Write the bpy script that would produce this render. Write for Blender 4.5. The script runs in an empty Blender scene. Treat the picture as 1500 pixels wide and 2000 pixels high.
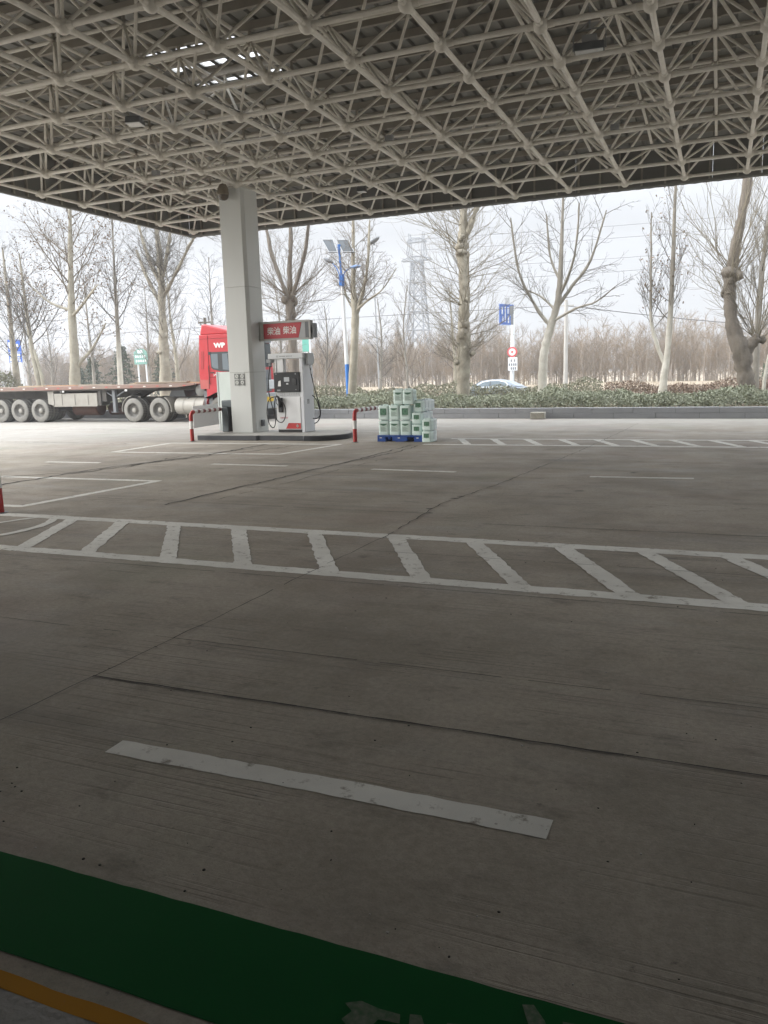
import bpy, math, random
import numpy as np
from mathutils import Vector, Matrix
R = math.radians
S = bpy.context.scene
COL = S.collection
# ------------------------------------------------------------ camera
F_PX, YAW, PITCH, ROLL, EYE = 1555.4, 22.832, -10.013, -1.6124, 1.75
cam_d = bpy.data.cameras.new('camera'); cam = bpy.data.objects.new('camera', cam_d); COL.objects.link(cam)
S.camera = cam
cam_d.sensor_fit = 'VERTICAL'; cam_d.sensor_height = 24.0; cam_d.sensor_width = 18.0
cam_d.lens = F_PX / 2000 * 24.0
cam_d.clip_start = .05; cam_d.clip_end = 3000
yw, pt, rl = R(YAW), R(PITCH), R(ROLL)
fw = Vector((-math.sin(yw)*math.cos(pt), math.cos(yw)*math.cos(pt), math.sin(pt)))
r0 = Vector((math.cos(yw), math.sin(yw), 0)); u0 = r0.cross(fw)
rv = math.cos(rl)*r0 + math.sin(rl)*u0; uv = -math.sin(rl)*r0 + math.cos(rl)*u0
cam.matrix_world = Matrix(((rv.x, uv.x, -fw.x, 0), (rv.y, uv.y, -fw.y, 0), (rv.z, uv.z, -fw.z, EYE), (0, 0, 0, 1)))
# ------------------------------------------------------------ sky, sun, exposure
SUN_EL, SUN_AZ = 24.0, 243.0          # azimuth measured clockwise from +Y
W = bpy.data.worlds.new('World'); S.world = W; W.use_nodes = True
nt = W.node_tree; nt.nodes.clear()
sky = nt.nodes.new('ShaderNodeTexSky'); sky.sky_type = 'NISHITA'; sky.sun_disc = False
sky.sun_elevation = R(SUN_EL); sky.sun_rotation = R(SUN_AZ); sky.air_density = 1.0; sky.dust_density = 2.0; sky.ozone_density = 1.0
mx = nt.nodes.new('ShaderNodeMix'); mx.data_type = 'RGBA'; mx.inputs['Factor'].default_value = .95
mx.inputs['B'].default_value = (9.3, 9.7, 10.2, 1)
bg = nt.nodes.new('ShaderNodeBackground'); bg.inputs['Strength'].default_value = .08
ow = nt.nodes.new('ShaderNodeOutputWorld')
nt.links.new(sky.outputs[0], mx.inputs['A'])
tc = nt.nodes.new('ShaderNodeTexCoord'); sz = nt.nodes.new('ShaderNodeSeparateXYZ'); nt.links.new(tc.outputs['Generated'], sz.inputs[0])
mr = nt.nodes.new('ShaderNodeMapRange'); nt.links.new(sz.outputs[2], mr.inputs[0])      # an overcast sky is brighter overhead than at the horizon
for i_, v_ in enumerate((.16, 1, .155, 1.55)): mr.inputs[i_+1].default_value = v_
vm = nt.nodes.new('ShaderNodeVectorMath'); vm.operation = 'SCALE'; nt.links.new(mx.outputs['Result'], vm.inputs[0]); nt.links.new(mr.outputs[0], vm.inputs['Scale'])
nt.links.new(vm.outputs[0], bg.inputs[0]); nt.links.new(bg.outputs[0], ow.inputs[0])
sl = bpy.data.lights.new('sun', 'SUN'); sl.energy = 1.1; sl.angle = R(55); sl.color = (1, .96, .9)
sun = bpy.data.objects.new('sun', sl); COL.objects.link(sun)
sd = Vector((math.sin(R(SUN_AZ))*math.cos(R(SUN_EL)), math.cos(R(SUN_AZ))*math.cos(R(SUN_EL)), math.sin(R(SUN_EL))))
sun.rotation_euler = sd.to_track_quat('Z', 'Y').to_euler(); sun.location = (0, 0, 60)
S.view_settings.view_transform = 'Standard'; S.view_settings.look = 'None'; S.view_settings.gamma = 1
S.view_settings.exposure = 2.3
S.render.engine = 'CYCLES'
S.cycles.use_denoising = True
S.cycles.max_bounces = 10; S.cycles.diffuse_bounces = 5; S.cycles.volume_bounces = 1; S.cycles.transparent_max_bounces = 12
rng = random.Random(7)

# ------------------------------------------------------------ materials
MATS = {}
def mat(name, col, rough=.6, metal=0., noise=None, bump=None, **kw):
    """noise=(scale, other colour, amount[, stretch]); bump=(scale, strength)"""
    if name in MATS: return MATS[name]
    m = bpy.data.materials.new(name); m.use_nodes = True; t = m.node_tree; b = t.nodes['Principled BSDF']
    b.inputs['Base Color'].default_value = (*col, 1); b.inputs['Roughness'].default_value = rough; b.inputs['Metallic'].default_value = metal
    if noise or bump:
        g = t.nodes.new('ShaderNodeNewGeometry')
    if noise:
        mp = t.nodes.new('ShaderNodeMapping'); t.links.new(g.outputs['Position'], mp.inputs[0])
        if len(noise) > 3: mp.inputs['Scale'].default_value = noise[3]
        n = t.nodes.new('ShaderNodeTexNoise'); n.inputs['Scale'].default_value = noise[0]; n.inputs['Detail'].default_value = 6; n.inputs['Roughness'].default_value = .62
        t.links.new(mp.outputs[0], n.inputs['Vector'])
        rp = t.nodes.new('ShaderNodeMapRange'); rp.inputs[1].default_value = .5-.22/max(noise[2], .1); rp.inputs[2].default_value = .5+.22/max(noise[2], .1)
        t.links.new(n.outputs[0], rp.inputs[0])
        x = t.nodes.new('ShaderNodeMix'); x.data_type = 'RGBA'; x.inputs['A'].default_value = (*col, 1); x.inputs['B'].default_value = (*noise[1], 1)
        t.links.new(rp.outputs[0], x.inputs['Factor']); t.links.new(x.outputs['Result'], b.inputs['Base Color'])
    if bump:
        n2 = t.nodes.new('ShaderNodeTexNoise'); n2.inputs['Scale'].default_value = bump[0]; n2.inputs['Detail'].default_value = 4
        t.links.new(g.outputs['Position'], n2.inputs['Vector'])
        bp = t.nodes.new('ShaderNodeBump'); bp.inputs['Strength'].default_value = bump[1]; bp.inputs['Distance'].default_value = .02
        t.links.new(n2.outputs[0], bp.inputs['Height']); t.links.new(bp.outputs[0], b.inputs['Normal'])
    for k, v in kw.items(): b.inputs[k.replace('_', ' ')].default_value = v
    MATS[name] = m; return m

def node(t, kind, **inp):
    n = t.nodes.new(kind)
    for k, v in inp.items(): n.inputs[k].default_value = v
    return n

def concrete():
    """forecourt concrete: brushed grooves, stains, dust and cement towards the open kerb side, tinted patches"""
    m = bpy.data.materials.new('forecourt_concrete'); m.use_nodes = True; t = m.node_tree; b = t.nodes['Principled BSDF']; L = t.links.new
    g = t.nodes.new('ShaderNodeNewGeometry'); P = g.outputs['Position']
    def noise(scale, detail=6, rough=.6, stretch=None, dist=0.):
        n = t.nodes.new('ShaderNodeTexNoise'); n.inputs['Scale'].default_value = scale; n.inputs['Detail'].default_value = detail; n.inputs['Roughness'].default_value = rough
        n.inputs['Distortion'].default_value = dist
        if stretch:
            mp = t.nodes.new('ShaderNodeMapping'); mp.inputs['Scale'].default_value = stretch; L(P, mp.inputs[0]); L(mp.outputs[0], n.inputs['Vector'])
        else: L(P, n.inputs['Vector'])
        return n.outputs[0]
    def rng_(s, a, b_, c=0., d=1.):
        r = t.nodes.new('ShaderNodeMapRange'); L(s, r.inputs[0])
        for i, v in enumerate((a, b_, c, d)): r.inputs[i+1].default_value = v
        r.interpolation_type = 'SMOOTHSTEP'
        return r.outputs[0]
    def mix(f, a, c):
        x = t.nodes.new('ShaderNodeMix'); x.data_type = 'RGBA'
        if isinstance(f, float): x.inputs['Factor'].default_value = f
        else: L(f, x.inputs['Factor'])
        for s, v in (('A', a), ('B', c)):
            if isinstance(v, tuple): x.inputs[s].default_value = (*v, 1)
            else: L(v, x.inputs[s])
        return x.outputs['Result']
    def mul(a, c):
        x = t.nodes.new('ShaderNodeMath'); x.operation = 'MULTIPLY'; L(a, x.inputs[0])
        if isinstance(c, float): x.inputs[1].default_value = c
        else: L(c, x.inputs[1])
        return x.outputs[0]
    def add(a, c):
        x = t.nodes.new('ShaderNodeMath'); x.operation = 'ADD'; L(a, x.inputs[0])
        if isinstance(c, float): x.inputs[1].default_value = c
        else: L(c, x.inputs[1])
        return x.outputs[0]
    sep = t.nodes.new('ShaderNodeSeparateXYZ'); L(P, sep.inputs[0])
    c = mix(rng_(noise(.55, 8, .65), .35, .68), (.41, .365, .305), (.275, .243, .2))
    c = mix(rng_(noise(2.2, 8, .7, (1, 1.9, 1)), .52, .75), c, (.215, .195, .168))
    c = mix(mul(rng_(noise(.28, 3), .5, .7), .55), c, (.36, .32, .25))
    c = mix(mul(rng_(noise(.7, 5, .6, (.35, 1.6, 1)), .55, .72), .5), c, (.36, .35, .33))
    c = mix(rng_(noise(14, 4, .7), .62, .8), c, (.11, .103, .095))
    c = mix(mul(rng_(noise(70, 2), .66, .74), .6), c, (.42, .4, .37))
    # brushed finish: fine uneven drag lines in patches
    groove = mul(rng_(noise(1., 3, .5, (.9, 46, 1), .15), .52, .66), rng_(noise(.75, 4, .6, (.7, 1.2, 1)), .44, .62))
    vo = t.nodes.new('ShaderNodeTexVoronoi'); vo.inputs['Scale'].default_value = 1.1; vo.inputs['Randomness'].default_value = 1.
    wq = t.nodes.new('ShaderNodeMixRGB'); wq.blend_type = 'LINEAR_LIGHT'; wq.inputs[0].default_value = .09; L(P, wq.inputs[1])
    nw = t.nodes.new('ShaderNodeTexNoise'); nw.inputs['Scale'].default_value = 7.; nw.inputs['Detail'].default_value = 4; L(P, nw.inputs['Vector']); L(nw.outputs['Color'], wq.inputs[2]); L(wq.outputs[0], vo.inputs['Vector'])
    drip = mul(rng_(vo.outputs['Distance'], .11, .03), rng_(noise(.9, 3), .5, .6))
    c = mix(mul(drip, .7), c, (.06, .055, .05))
    track = mul(rng_(noise(1., 4, .55, (.1, 2.3, 1)), .5, .68), rng_(noise(.25, 3), .42, .6))
    c = mix(mul(track, .4), c, (.15, .135, .117))
    scuff = mul(rng_(noise(1., 4, .6, (.22, 9., 1)), .58, .7), rng_(noise(.33, 3), .48, .62))
    c = mix(mul(scuff, .35), c, (.36, .34, .31))
    c = mix(mul(rng_(noise(26, 5, .75), .35, .65), .28), c, (.13, .12, .106))
    # pale cement dust swept against the kerb and over the open left bay
    y2 = add(sep.outputs[1], mul(sep.outputs[0], -.42))
    dust = rng_(add(y2, mul(add(noise(.5, 7, .65, (.5, 1.4, 1)), -.5), 6.5)), 21.5, 27.5)
    c = mix(mul(dust, .92), c, (.265, .25, .225))
    c = mix(mul(mul(rng_(noise(3.0, 7, .7, (.5, 2.2, 1)), .56, .66), dust), .6), c, (.19, .178, .158))
    c = mix(mul(rng_(noise(.42, 4), .52, .68), .22), c, (.27, .19, .165))
    c = mix(mul(rng_(noise(.36, 4, .6, (1.3, .8, 1)), .55, .7), .2), c, (.19, .22, .15))
    c = mix(mul(groove, .38), c, (.10, .092, .08))
    c = mix(mul(rng_(noise(130, 2, .6), .5, .8), .35), c, (.1, .095, .085))
    L(c, b.inputs['Base Color'])
    L(rng_(noise(1.4, 5), .3, .7, .62, .9), b.inputs['Roughness'])
    b.inputs['Specular IOR Level'].default_value = .25
    h = add(mul(groove, -1.), mul(noise(70, 3), .5))
    bp = t.nodes.new('ShaderNodeBump'); bp.inputs['Strength'].default_value = .6; bp.inputs['Distance'].default_value = .006
    L(h, bp.inputs['Height']); L(bp.outputs[0], b.inputs['Normal'])
    return m

def road_paint(name, col, ground=(.19, .175, .155), wear=.46):
    m = bpy.data.materials.new(name); m.use_nodes = True; t = m.node_tree; b = t.nodes['Principled BSDF']; L = t.links.new
    g = t.nodes.new('ShaderNodeNewGeometry')
    n = node(t, 'ShaderNodeTexNoise', Scale=9., Detail=8., Roughness=.72); L(g.outputs['Position'], n.inputs['Vector'])
    r = t.nodes.new('ShaderNodeMapRange'); r.inputs[1].default_value = wear-.12; r.inputs[2].default_value = wear-.02; L(n.outputs[0], r.inputs[0])
    n2 = node(t, 'ShaderNodeTexNoise', Scale=2.5, Detail=5.); L(g.outputs['Position'], n2.inputs['Vector'])
    n3 = node(t, 'ShaderNodeTexNoise', Scale=1.3, Detail=6., Roughness=.7); L(g.outputs['Position'], n3.inputs['Vector'])
    r3 = t.nodes.new('ShaderNodeMapRange'); r3.inputs[1].default_value = .40; r3.inputs[2].default_value = .62; r3.inputs[3].default_value = .78; r3.inputs[4].default_value = 1.; L(n3.outputs[0], r3.inputs[0])
    m3 = t.nodes.new('ShaderNodeMath'); m3.operation = 'MULTIPLY'; L(r.outputs[0], m3.inputs[0]); L(r3.outputs[0], m3.inputs[1])
    x0 = t.nodes.new('ShaderNodeMix'); x0.data_type = 'RGBA'; x0.inputs['A'].default_value = (*[c*.72 for c in col], 1); x0.inputs['B'].default_value = (*col, 1); L(n2.outputs[0], x0.inputs['Factor'])
    x = t.nodes.new('ShaderNodeMix'); x.data_type = 'RGBA'; x.inputs['A'].default_value = (*ground, 1); L(x0.outputs['Result'], x.inputs['B']); L(m3.outputs[0] if name == 'worn_white_paint' else r.outputs[0], x.inputs['Factor'])
    L(x.outputs['Result'], b.inputs['Base Color']); b.inputs['Roughness'].default_value = .85; b.inputs['Specular IOR Level'].default_value = .12
    return m

M_CONC = concrete()
M_PAINT = road_paint('worn_white_paint', (.86, .85, .80), ground=(.3, .275, .24))
M_GREEN = road_paint('green_floor_paint', (.003, .085, .018), wear=.27)
M_YEL = road_paint('yellow_floor_paint', (.42, .2, .02), wear=.4)
M_JOINT = mat('joint_dark', (.05, .045, .039), .95)
M_APRON = mat('apron_concrete', (.30, .29, .27), .85, noise=(4, (.2, .19, .18), .8), bump=(40, .4))
M_STEEL = mat('white_steel', (.80, .78, .725), .45, noise=(2.2, (.56, .525, .46), .75))
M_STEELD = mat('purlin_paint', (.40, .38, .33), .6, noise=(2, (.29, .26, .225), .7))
M_ROOF = mat('roof_sheet', (.25, .248, .23), .55, noise=(.6, (.19, .188, .174), .8, (1, .2, 1)))
M_FASC = mat('fascia_panel', (.20, .197, .185), .6, noise=(.9, (.16, .157, .148), .7))
M_COLW = mat('column_cladding', (.60, .615, .595), .35, noise=(1.2, (.53, .54, .52), .6, (1, 1, .25)))
M_SEAM = mat('panel_seam', (.12, .12, .11), .8)
M_DARK = mat('dark_plastic', (.018, .019, .021), .45)
M_BLACK = mat('black_rubber', (.012, .012, .013), .6)
M_RED = mat('red_paint', (.42, .02, .016), .4, noise=(6, (.3, .016, .014), .5))
M_WHITE = mat('white_paint', (.72, .72, .70), .45, noise=(5, (.6, .6, .57), .5))
M_PUMP = mat('pump_white', (.80, .81, .82), .3, noise=(2.5, (.72, .73, .73), .5))
M_GREY = mat('grey_paint', (.30, .31, .32), .5)
M_MID = mat('mid_grey', (.14, .15, .16), .5)
M_ALU = mat('brushed_aluminium', (.55, .55, .54), .35, .7)
M_TEXTW = mat('white_lettering', (.82, .82, .80), .5)

# ------------------------------------------------------------ mesh builder
class MB:
    def __init__(s): s.v = []; s.f = []; s.mi = []; s.tf = None
    def add(s, vs, fs, m=0):
        o = len(s.v)
        if s.tf is not None: vs = [s.tf @ Vector(p) for p in vs]
        s.v.extend([tuple(p) for p in vs]); s.f.extend([tuple(i+o for i in f) for f in fs]); s.mi.extend([m]*len(fs))
    def box(s, x0, x1, y0, y1, z0, z1, m=0):
        s.add([(x0,y0,z0),(x1,y0,z0),(x1,y1,z0),(x0,y1,z0),(x0,y0,z1),(x1,y0,z1),(x1,y1,z1),(x0,y1,z1)],
              [(0,3,2,1),(4,5,6,7),(0,1,5,4),(1,2,6,5),(2,3,7,6),(3,0,4,7)], m)
    def prism(s, poly, axis, a, b, m=0):
        """poly: 2-D outline; axis 'y': poly in (x,z), 'x': poly in (y,z), 'z': poly in (x,y); extruded a..b"""
        def P(q, t): return {'y': (q[0], t, q[1]), 'x': (t, q[0], q[1]), 'z': (q[0], q[1], t)}[axis]
        n = len(poly); vs = [P(q, a) for q in poly]+[P(q, b) for q in poly]
        fs = [tuple(range(n)), tuple(range(2*n-1, n-1, -1))]+[(i, i+n, (i+1) % n+n, (i+1) % n) for i in range(n)]
        s.add(vs, fs, m)
    def tube(s, pts, r, n=8, m=0, caps=True):
        pts = [Vector(p) for p in pts]; k = len(pts)
        if not hasattr(r, '__len__'): r = [r]*k
        up = None; vs = []
        for i, p in enumerate(pts):
            t = (pts[min(i+1, k-1)]-pts[max(i-1, 0)])
            if t.length < 1e-9: t = Vector((0, 0, 1))
            t.normalize()
            if up is None:
                a = Vector((0, 0, 1)) if abs(t.z) < .9 else Vector((1, 0, 0))
                up = (a-t*a.dot(t)).normalized()
            else:
                up = up-t*up.dot(t)
                up = up.normalized() if up.length > 1e-6 else t.orthogonal().normalized()
            w = t.cross(up)
            for j in range(n):
                c = 2*math.pi*j/n; vs.append(p+(up*math.cos(c)+w*math.sin(c))*r[i])
        fs = [(i*n+j, i*n+(j+1) % n, (i+1)*n+(j+1) % n, (i+1)*n+j) for i in range(k-1) for j in range(n)]
        if caps: fs += [tuple(range(n-1, -1, -1)), tuple((k-1)*n+j for j in range(n))]
        s.add(vs, fs, m)
    def lathe(s, prof, c, axis='z', n=24, m=0, caps=True):
        """prof: (radius, height) pairs along the axis from centre c"""
        vs = []
        for r, h in prof:
            for j in range(n):
                a = 2*math.pi*j/n; x, y = r*math.cos(a), r*math.sin(a)
                vs.append((c[0]+x, c[1]+y, c[2]+h) if axis == 'z' else (c[0]+x, c[1]+h, c[2]+y) if axis == 'y' else (c[0]+h, c[1]+x, c[2]+y))
        k = len(prof)
        fs = [(i*n+j, i*n+(j+1) % n, (i+1)*n+(j+1) % n, (i+1)*n+j) for i in range(k-1) for j in range(n)]
        if caps and prof[0][0] > 1e-4: fs.append(tuple(range(n-1, -1, -1)))
        if caps and prof[-1][0] > 1e-4: fs.append(tuple((k-1)*n+j for j in range(n)))
        s.add(vs, fs, m)
    def ball(s, c, r, n=10, m=0, sc=(1, 1, 1)):
        k = n//2; vs = []; fs = []
        for i in range(k+1):
            t = math.pi*i/k
            for j in range(n):
                a = 2*math.pi*j/n
                vs.append((c[0]+r*sc[0]*math.sin(t)*math.cos(a), c[1]+r*sc[1]*math.sin(t)*math.sin(a), c[2]-r*sc[2]*math.cos(t)))
        fs = [(i*n+j, i*n+(j+1) % n, (i+1)*n+(j+1) % n, (i+1)*n+j) for i in range(k) for j in range(n)]
        s.add(vs, fs, m)
    def build(s, name, mats, parent=None, bevel=0, smooth=True, angle=35, seg=2):
        me = bpy.data.meshes.new(name)
        me.from_pydata(s.v, [], s.f)
        if not isinstance(mats, (list, tuple)): mats = [mats]
        for m in mats: me.materials.append(m)
        me.polygons.foreach_set('material_index', s.mi)
        import bmesh
        bm = bmesh.new(); bm.from_mesh(me); bmesh.ops.remove_doubles(bm, verts=bm.verts, dist=1e-5); bmesh.ops.recalc_face_normals(bm, faces=bm.faces); bm.to_mesh(me); bm.free()
        if smooth:
            me.polygons.foreach_set('use_smooth', [True]*len(me.polygons)); me.set_sharp_from_angle(angle=R(angle))
        o = bpy.data.objects.new(name, me); COL.objects.link(o)
        if parent: o.parent = parent; o.matrix_parent_inverse = parent.matrix_basis.inverted()
        if bevel:
            md = o.modifiers.new('bevel', 'BEVEL'); md.width = bevel; md.segments = seg; md.limit_method = 'ANGLE'; md.angle_limit = R(40)
        return o

def fast_mesh(name, V, Fq, mats, parent=None, mi=None, smooth=False):
    """V (n,3) array, Fq (m,4) quads"""
    me = bpy.data.meshes.new(name); n, m = len(V), len(Fq)
    me.vertices.add(n); me.vertices.foreach_set('co', np.ascontiguousarray(V, np.float32).ravel())
    me.loops.add(m*4); me.loops.foreach_set('vertex_index', np.ascontiguousarray(Fq, np.int32).ravel())
    me.polygons.add(m); me.polygons.foreach_set('loop_start', np.arange(0, m*4, 4, dtype=np.int32))
    me.update(calc_edges=True)
    for x in (mats if isinstance(mats, (list, tuple)) else [mats]): me.materials.append(x)
    if mi is not None: me.polygons.foreach_set('material_index', np.ascontiguousarray(mi, np.int32))
    if smooth: me.polygons.foreach_set('use_smooth', np.ones(m, bool))
    me.validate()
    o = bpy.data.objects.new(name, me); COL.objects.link(o)
    if parent: o.parent = parent; o.matrix_parent_inverse = parent.matrix_basis.inverted()
    return o

def tag(o, label, cat, group=None, kind=None):
    o['label'] = label; o['category'] = cat
    if group: o['group'] = group
    if kind: o['kind'] = kind
    return o
def thing(name, label, cat, loc=(0, 0, 0), group=None):
    o = bpy.data.objects.new(name, None); COL.objects.link(o); o.location = loc; o.empty_display_size = .2
    return tag(o, label, cat, group)
def struct(o): o['kind'] = 'structure'; return o
def dup(root, dloc, label, group=None, rotz=None):
    r = root.copy(); COL.objects.link(r); r.location = Vector(root.location)+Vector(dloc); r['label'] = label
    if rotz is not None: r.rotation_euler.z = rotz
    if group: r['group'] = group
    def kids(a, b):
        for ch in list(a.children):
            c = ch.copy(); COL.objects.link(c); c.parent = b; kids(ch, c)
    kids(root, r); return r

def text_part(name, txt, size, M, material, parent=None, depth=.004, sx=1., align='CENTER', bold=0.):
    """lettering as a mesh; M places the text plane (x right, y up)"""
    cu = bpy.data.curves.new('lettering', 'FONT'); cu.body = txt; cu.size = size; cu.align_x = align; cu.align_y = 'CENTER'; cu.extrude = depth; cu.resolution_u = 3; cu.offset = bold
    tmp = bpy.data.objects.new('lettering', cu); COL.objects.link(tmp)
    dg = bpy.context.evaluated_depsgraph_get(); dg.update()
    me = bpy.data.meshes.new_from_object(tmp.evaluated_get(dg), depsgraph=dg)
    bpy.data.objects.remove(tmp); bpy.data.curves.remove(cu)
    me.transform(M @ Matrix.Diagonal((sx, 1, 1, 1))); me.materials.clear(); me.materials.append(material); me.name = name
    o = bpy.data.objects.new(name, me); COL.objects.link(o)
    if parent: o.parent = parent; o.matrix_parent_inverse = parent.matrix_basis.inverted()
    return o
def face_mat(origin, right, up):
    r = Vector(right).normalized(); u = Vector(up).normalized(); n = r.cross(u)
    return Matrix(((r.x, u.x, n.x, origin[0]), (r.y, u.y, n.y, origin[1]), (r.z, u.z, n.z, origin[2]), (0, 0, 0, 1)))

def kerb_y(x): return 27.25-.052*x

# ============================================================ GROUND
def sheet(name, polys, z, m, over=()):
    mb = MB()
    for p in polys: mb.add([(x, y, z) for x, y in p], [tuple(range(len(p)))])
    for p in over: mb.add([(x, y, z+.0015) for x, y in p], [tuple(range(len(p)))])
    o = mb.build(name, m, smooth=False); return struct(o)

def terrain():
    ds = [0., .05, 6, 9, 10.5, 14, 17, 20.3, 30.3, 33, 36, 39, 43, 60, 90, 130, 180, 235]
    zs = [-.02, .30, .31, .28, .26, .0, -.42, -.5, -.5, -.42, .1, .34, .1, -.2, -.2, -.2, -.2, -.2]
    xs = [-260, -180, -130, -100]+list(range(-80, 41, 4))+[60, 80, 110, 150]
    V = []; F = []
    for x in xs:
        for d, z in zip(ds, zs):
            j = rng.uniform(-.06, .06) if (2 < d < 17 or 30 < d < 100) else 0
            V.append((x, kerb_y(max(-80, min(x, 60)))+.30+d, z+j))
    n = len(ds)
    for i in range(len(xs)-1):
        for j in range(n-1): F.append((i*n+j, (i+1)*n+j, (i+1)*n+j+1, i*n+j+1))
    o = fast_mesh('ground', np.array(V), np.array(F), mat('dry_soil', (.20, .155, .11), .95, noise=(.8, (.28, .235, .17), .9), bump=(6, .6)), smooth=True)
    return struct(o)
terrain()
def forecourt():
    xs = [-260, -120]+list(range(-60, 25, 5))+[60, 150]
    V = []; F = []
    for x in xs: V += [(x, -60, 0), (x, 1.36, 0), (x, kerb_y(max(-80, min(x, 60)))+.1, 0)]
    for i in range(len(xs)-1):
        for j in range(2): F.append((i*3+j, (i+1)*3+j, (i+1)*3+j+1, i*3+j+1))
    return struct(fast_mesh('forecourt_pavement', np.array(V, float), np.array(F), M_CONC))
forecourt()
# verge footpath seen between the hedges, and the road beyond
def ribbon(name, d0, d1, z, m, x0=-255, x1=145):
    xs = np.linspace(x0, x1, 60); V = []; F = []
    for x in xs:
        k = kerb_y(max(-80, min(x, 60)))+.3; V += [(x, k+d0, z), (x, k+d1, z)]
    for i in range(len(xs)-1): F.append((2*i, 2*i+2, 2*i+3, 2*i+1))
    return struct(fast_mesh(name, np.array(V), np.array(F), m))
ribbon('footpath', 6.2, 8.8, .385, mat('paving', (.33, .31, .28), .85, noise=(2, (.26, .25, .23), .8)))
ribbon('road', 19.2, 31.2, -.43, mat('asphalt', (.075, .075, .076), .85, noise=(1.5, (.1, .1, .1), .7)))

# painted markings on the forecourt (each sheet a few mm above the concrete)
ZP = .0025
def strip(pts, w, closed=False, jag=.010):
    """a band of width w along a polyline, edges slightly ragged, as quads"""
    out = []; P = [Vector((*p, 0)) for p in pts]
    fine = []
    for a, b in zip(P[:-1], P[1:]):
        n = max(1, int((b-a).length/.07)); fine += [a.lerp(b, i/n) for i in range(n)]
    fine.append(P[-1])
    L = []; Rr = []
    for i, p in enumerate(fine):
        t = (fine[min(i+1, len(fine)-1)]-fine[max(i-1, 0)]).normalized(); nrm = Vector((-t.y, t.x, 0))
        L.append(p+nrm*(w/2+rng.uniform(-jag, jag))); Rr.append(p-nrm*(w/2+rng.uniform(-jag, jag)))
    for i in range(len(fine)-1): out.append([(L[i].x, L[i].y), (Rr[i].x, Rr[i].y), (Rr[i+1].x, Rr[i+1].y), (L[i+1].x, L[i+1].y)])
    return out
# near hatched band
bars = []
hb = strip([(-13, 7.74), (6, 7.79)], .20)+strip([(-13, 6.13), (6, 6.13)], .19)
for xt, xb in ((-7.55, -6.80), (-6.76, -5.93), (-5.98, -4.90), (-5.08, -4.04), (-4.09, -3.14), (-3.11, -2.27), (-2.25, -1.41), (-1.35, -.57), (-.58, .20), (.15, .97), (1.0, 1.8), (1.9, 2.7)):
    bars += strip([(xt, 7.70), (xb, 6.17)], rng.uniform(.155, .18), jag=.010)
sheet('hatched_road_marking', hb, ZP, M_PAINT, bars)
nose = strip([(-11, 6.22), (-8.2, 6.3), (-7.78, 6.45), (-7.62, 6.66), (-7.58, 6.9), (-7.6, 7.17), (-7.69, 7.45), (-7.85, 7.68)], .12)+strip([(-11, 6.7), (-8.6, 6.95), (-8.32, 7.25), (-8.23, 7.49), (-8.12, 7.69)], .09)
sheet('rounded_road_marking', nose, ZP+.002, M_PAINT)
bars = []
fb = strip([(-6.3, 19.55), (8, 19.6)], .17)+strip([(-6.5, 17.98), (8, 18.02)], .19)
for k in range(14):
    x = -6.03+.845*k; bars += strip([(x, 19.5), (x+.62, 18.05)], .17)
sheet('hatched_road_marking', fb, ZP, M_PAINT, bars)
sheet('pump_bay_road_marking', strip([(-13.55, 15.3), (-13.6, 17.65), (-8.6, 17.75), (-8.95, 15.38), (-13.4, 15.3)], .15), ZP, M_PAINT)
sheet('side_bay_road_marking', strip([(-16, 11.0), (-12.3, 10.95), (-8.85, 11.03), (-9.1, 8.33), (-12, 8.25)], .15), ZP, M_PAINT)
for a, b in (((-13.55, 13.2), (-12.1, 13.25)), ((-9.4, 13.45), (-7.65, 13.4)), ((-5.78, 13.22), (-4.15, 13.1)), ((-1.85, 12.92), (-.3, 12.98))):
    sheet('lane_road_marking', strip([a, b], .13), ZP, M_PAINT)
sheet('lane_road_marking', strip([(-2.63, 2.80), (-1.5, 2.815), (-.53, 2.81)], .135, jag=.004), ZP, M_PAINT)
sheet('green_road_marking', strip([(-9, 1.763), (9, 1.763)], .395, jag=.002), ZP, M_GREEN)
sheet('yellow_road_marking', strip([(-9, 1.475), (9, 1.475)], .052, jag=.004), ZP, M_YEL)
sheet('apron_pavement', [[(-9, -1.0), (9, -1.0), (9, 1.446), (-9, 1.446)]], ZP, M_APRON)
# tops of two worn painted characters inside the green band
gl = [[(-.90, 1.755), (-.86, 1.778), (-.80, 1.77), (-.74, 1.772), (-.73, 1.742), (-.79, 1.735), (-.80, 1.70), (-.74, 1.69), (-.75, 1.66), (-.83, 1.665), (-.885, 1.70), (-.87, 1.735)],
      [(-.715, 1.782), (-.685, 1.79), (-.655, 1.745), (-.64, 1.69), (-.67, 1.68), (-.70, 1.73)],
      [(-.61, 1.79), (-.57, 1.80), (-.50, 1.785), (-.47, 1.75), (-.50, 1.735), (-.56, 1.765), (-.61, 1.765)],
      [(-.435, 1.925), (-.405, 1.935), (-.365, 1.89), (-.335, 1.83), (-.36, 1.815), (-.405, 1.865)],
      [(-.32, 1.905), (-.28, 1.91), (-.25, 1.86), (-.28, 1.84), (-.31, 1.87)]]
sheet('lettering_road_marking', gl, ZP+.002, mat('bare_concrete_letters', (.13, .145, .105), .9, noise=(60, (.02, .085, .03), 1.0)))
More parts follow.
